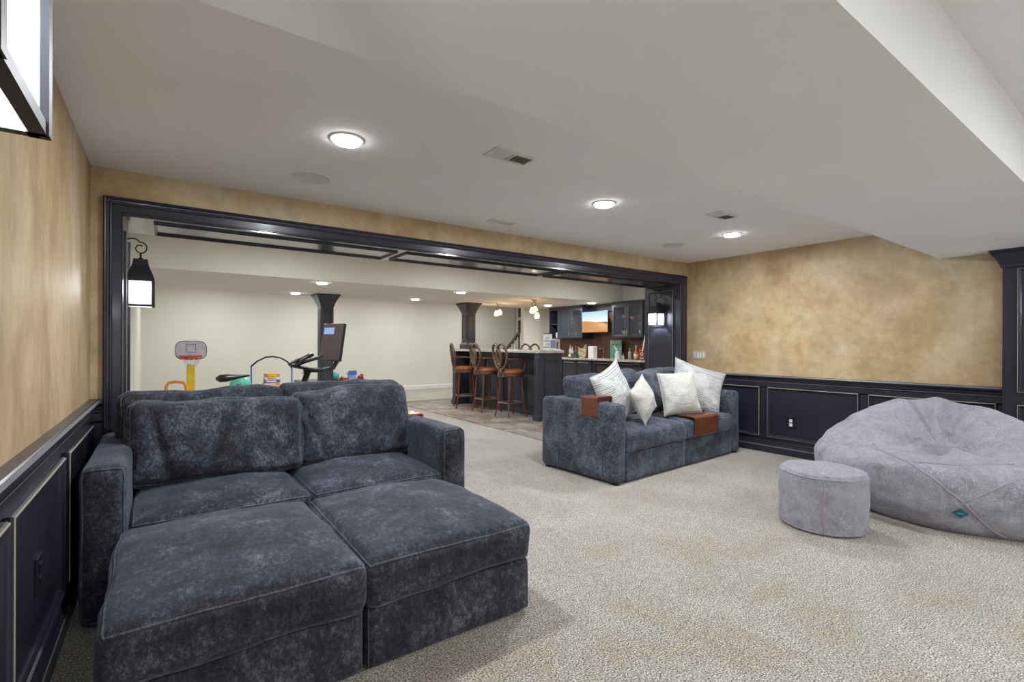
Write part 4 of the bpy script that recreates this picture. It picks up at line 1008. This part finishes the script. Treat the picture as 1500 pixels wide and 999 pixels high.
# stairs -----------------------------------------------------------
sr=thing('stair_railing','dark wooden handrail with balusters rising behind the stub wall','railing',(7.75,11.15,0))
MB().cyl((0,.08,0),(0,.08,1.10),.045,.045,10).lathe([(.055,1.10),(.055,1.12),(.03,1.14),(.045,1.17),(.03,1.20),(.001,1.205)],(0,.08,0),14).build('newel_post','rail_wood',sr)
MB().obox((0,-.62,1.58),(.03,0,0),(0,.68,-.50),(0,.02,.03)).build('handrail','rail_wood',sr)
for k in range(9):
    y=-.05-k*.13; MB().box(-.012,y-.012,.18+.096*k if 1 else 0,.012,y+.012,1.12+.0956*k).build('baluster','stool_wood' if 0 else 'white_trim',sr)
ss=thing('staircase','carpeted stairs rising behind the bar stub wall','stairs',(7.76,11.15,0))
for k in range(7): MB().box(.05,-.19*(k+1)+.001,0,1.05,-.19*k,.18*(k+1)-.02 ).build('step','carpet',ss)
# ------------------------------------------------------------------ exercise bike (stands behind sofa; rider faces +X roughly)
bk=thing('exercise_bike','black exercise bike with tilted touch screen behind foreground sofa','exercise bike',(1.05,6.05,0),0)
M_=lambda *a:MB().tube(*a)
MB().box(-.50,-.28,.0,-.42,.28,.05).box(.48,-.28,0,.56,.28,.05).build('stabiliser','black',bk,bevel=.01)
MB().tube([(-.46,0,.05),(-.30,0,.32),(.10,0,.42),(.50,0,.06)],.04,8).build('frame','black',bk,smooth=True)
MB().tube([(.10,0,.40),(.22,0,.62),(.33,0,.98)],[.045,.04,.035],8).build('handlebar_post','black',bk,smooth=True)
MB().cyl((.34,-.03,.28),(.34,.03,.28),.22,.22,32).build('flywheel','iron',bk)
MB().cyl((-.02,-.05,.32),(-.02,.05,.32),.09,.09,20).build('crank','grey_plastic',bk)
MB().box(-.05,-.20,.14,.05,-.10,.17).box(-.05,.10,.46,.05,.20,.49).build('pedal','black',bk)
MB().tube([(-.22,0,.35),(-.34,0,.62),(-.38,0,.86)],.028,8).build('seat_post','grey_plastic',bk,smooth=True)
mb=MB(); mb.tube([(-.60,0,.925),(-.56,0,.925),(-.50,0,.925),(-.43,0,.93),(-.34,0,.94),(-.28,0,.945)],[.03,.085,.085,.06,.032,.022],12,flat=1,up=(0,0,1)); 
mb.v=[(x,y,.925+(z-.925)*.5+(x+.5)*.05) for x,y,z in mb.v]; mb.build('saddle','black',bk,smooth=True)
for s in(-1,1):
    MB().tube([(.34,0,1.0),(.20,s*.08,1.03),(.16,s*.17,1.05),(.24,s*.22,1.09),(.40,s*.22,1.14),(.44,s*.21,1.17)],.019,8).build('handlebar','black',bk,smooth=True)
MB().tube([(.20,-.10,1.03),(.24,-.06,1.10),(.36,-.06,1.17)],.018,8).tube([(.20,.10,1.03),(.24,.06,1.10),(.36,.06,1.17)],.018,8).build('aero_bar','black',bk,smooth=True)
MB().tube([(.28,0,.99),(.50,0,.98),(.62,0,1.01),(.66,0,1.08),(.65,0,1.20)],.028,8).build('screen_arm','black',bk,smooth=True)
sa=Vector((.18,.0,1)).normalized(); 
yaw=R_(28)
def sc_obj(name,u0,u1,v0,v1,d0,d1,mat,par,bev=0):
    Uv=Vector((math.sin(yaw),-math.cos(yaw),0)); Nv=Vector((-math.cos(yaw),-math.sin(yaw),.18)).normalized(); Vv=Uv.cross(Nv); 
    if Vv.z<0: Vv=-Vv
    Cc=Vector((.62,0,1.31)); c=Cc+Uv*(u0+u1)/2+Vv*(v0+v1)/2+Nv*(d0+d1)/2
    return MB().obox(c,Uv*(u1-u0)/2,Vv*(v1-v0)/2,Nv*(d1-d0)/2).build(name,mat,par,bevel=bev)
scb=sc_obj('screen_housing',-.175,.175,-.23,.23,0,.03,'black',bk,.006)
scp=sc_obj('screen',-.165,.165,-.22,.22,.03,.033,'screen',bk)
sc_obj('reflection_patch',-.145,.02,.10,.18,.033,.0345,'screen_reflection',bk)  # blue reflection on the blank screen, painted as a glowing patch

# ------------------------------------------------------------------ play area things
t=thing('toy_basketball_hoop','toy basketball hoop with yellow post and grey backboard','basketball hoop',(.345,9.05,0))
MB().box(-.055,.02,.0,.055,.09,.98).build('post','yellow',t,bevel=.015)
MB().lathe([(.13,0),(.15,.03),(.13,.10),(.07,.14)],n=24).build('base','blue',t,smooth=True)
bp=[]
for i in range(40):
    a=2*PI*i/40; cx,cz=math.cos(a),math.sin(a); bp.append((.205*math.copysign(abs(cx)**.55,cx),1.19+.145*math.copysign(abs(cz)**.6,cz)))
MB().prism(bp,.0,.02,'y').build('backboard','board_white',t)
MB().tube([(x,-.002,z) for x,z in bp],.006,6,closed=True).build('backboard_edge','grey_plastic',t)
MB().tube([(-.06,-.003,1.16),(.06,-.003,1.16),(.06,-.003,1.28),(-.06,-.003,1.28)],.005,6,closed=True).build('target_square','grey_plastic',t)
MB().tube([(.13*math.cos(a*PI/12),-.15+.13*math.sin(a*PI/12),1.08) for a in range(24)],.014,8,closed=True).box(-.15,-.03,1.065,.15,.0,1.11).build('rim','red',t)
mb=MB()
for k in range(10):
    a=k*PI/5; a2=a+.5; mb.tube([(.12*math.cos(a),-.15+.12*math.sin(a),1.07),(.07*math.cos(a2),-.15+.07*math.sin(a2),.94)],.004,4); mb.tube([(.12*math.cos(a),-.15+.12*math.sin(a),1.07),(.07*math.cos(a-.5),-.15+.07*math.sin(a-.5),.94)],.004,4)
mb.build('net','paper',t)
t=thing('toy_arch','thin arch of blue and dark tubing standing in play area','toy',(1.29,8.0,0))
MB().tube([(-.25,0,0),(-.25,0,.97)],.011,8).build('blue_post','blue',t)
MB().tube([(-.25,0,.965),(-.17,0,1.04),(-.06,0,1.095),(.04,0,1.105),(.15,0,1.08),(.24,0,1.02),(.30,0,.93)],.012,8).build('arch_tube','black',t,smooth=True)
MB().tube([(.30,0,0),(.30,0,.94)],.011,8).build('blue_post','blue',t)
MB().box(-.30,-.14,0,-.2,.14,.02).box(.25,-.14,0,.35,.14,.02).build('feet','black',t)
tb=thing('toy_shelf','low shelf unit carrying stacked game boxes in play area','shelf',(1.20,8.9,0))
MB().box(0,0,0,.56,.30,.02).box(0,0,.58,.56,.30,.60).box(0,0,0,.02,.30,.6).box(.54,0,0,.56,.30,.6).box(0,.28,0,.56,.3,.6).box(.02,0,.29,.54,.28,.31).build('carcass','white_trim',tb)
for i,(z,h,w,mt,lab) in enumerate(((.60,.045,.26,'orange','orange box at the bottom of the toy stack'),(.645,.05,.24,'blue','blue box in the middle of the toy stack'),(.695,.045,.22,'paper','pale box under the orange top box'),(.74,.055,.20,'orange','orange and yellow box topping the toy stack'))):
    o=MB().box(-w/2,-.08,0,w/2,.08,h).build('game_box',mt,loc=(1.47+.01*(i%2),9.02,z),bevel=.003); o.rotation_euler=(0,0,.1*i-.15); tag(o,lab,'box')
    MB().box(-w/2+.03,-.082,h*.25,w/4,-.0805,h*.75).build('side_label','yellow' if i==3 else 'paper' if i!=2 else 'orange',o)
t=thing('toy_chair','small orange plastic child chair behind the sofa','chair',(.148,8.68,0))
MB().tube([(-.12,0,.30),(-.12,0,.66),(-.09,0,.72),(0,0,.735),(.09,0,.72),(.12,0,.66),(.12,0,.30)],.022,8).build('backrest','orange',t,smooth=True)
MB().box(-.14,-.26,.29,.14,.02,.32).build('seat','red',t,bevel=.01)
for sx in(-1,1):
    for y in(-.24,0): MB().box(sx*.12-.018,y-.018,0,sx*.12+.018,y+.018,.29).build('leg','orange',t)
t=thing('play_ball','pale green toy dome below the bike saddle','ball',(.80,7.1,0))
MB().lathe([(.06,0),(.05,.3),(.04,.66)],n=12).build('stand','green',t); 
MB().lathe([(.02,.66),(.09,.69),(.125,.75),(.12,.80),(.09,.85),(.04,.875),(.001,.88)],n=24).build('dome','green',t,smooth=True)
# toy table at right
tt=thing('play_table','low dark red wooden play table with toys on it','table',(2.05,9.62,0))
MB().box(0,-.1,.53,1.22,.5,.60).build('table_top','table_wood',tt,bevel=.005)
for x in(.04,1.14):
    for y in(-.06,.42): MB().box(x,y,0,x+.05,y+.05,.53).build('leg','table_wood',tt)
def on(name,lab,cat,mb,mat,loc,**k):
    o=mb.build(name,mat,loc=loc,**k); return tag(o,lab,cat)
h=thing('toy_house','blue roofed toy house on the play table','toy house',(3.02,9.66,.60))
MB().box(-.07,-.05,0,.07,.05,.10).build('walls','lightblue',h); MB().prism([(-.09,.10),(.09,.10),(.07,.17),(-.04,.17)],-.06,.06,'y').build('roof','blue',h)
on('toy_bin','turquoise round toy bin on the play table','bin',MB().lathe([(.06,0),(.085,.03),(.09,.10),(.06,.14),(.001,.15)],n=18),'turq',(2.70,9.72,.60),smooth=True)
t=thing('toy_blocks','red toy truck at the right end of play table','toy',(3.18,9.62,.60)); MB().box(-.05,-.03,.02,.05,.03,.07).box(0,-.03,.07,.05,.03,.10).build('body','red',t,bevel=.004)
for x in(-.03,.03): MB().cyl((x,-.035,.02),(x,.035,.02),.02,.02,12).build('wheel','black',t)
on('toy_train','small red and orange toy train lying on the table','toy',MB().box(-.10,-.02,0,-.02,.02,.04).box(0,-.02,0,.08,.02,.03).cyl((-.06,0,.04),(-.06,0,.06),.01,.01,8),'red',(2.86,9.60,.60))
on('toy_fence','thin orange toy bar lying beside the turquoise bin','toy',MB().box(-.09,-.006,0,.09,.006,.03),'orange',(2.90,9.78,.60))
on('toy_peg','little dark toy peg standing on the play table','toy',MB().cyl((0,0,0),(0,0,.07),.015,.012,10),'darkgreen',(2.80,9.56,.60))
r=thing('toy_robot','small red white and black toy figure left of column','toy figure',(2.16,9.60,.60))
MB().box(-.04,-.03,.05,.04,.03,.16).build('torso','black',r,bevel=.006); MB().box(-.03,-.025,.17,.03,.025,.23).build('head','red',r,bevel=.006)
MB().box(-.035,-.03,0,-.008,.03,.05).box(.008,-.03,0,.035,.03,.05).build('legs','white',r); MB().tube([(.03,0,.14),(.09,0,.17),(.11,0,.20)],.010,6).tube([(-.03,0,.14),(-.08,0,.16)],.010,6).build('arms','red',r)
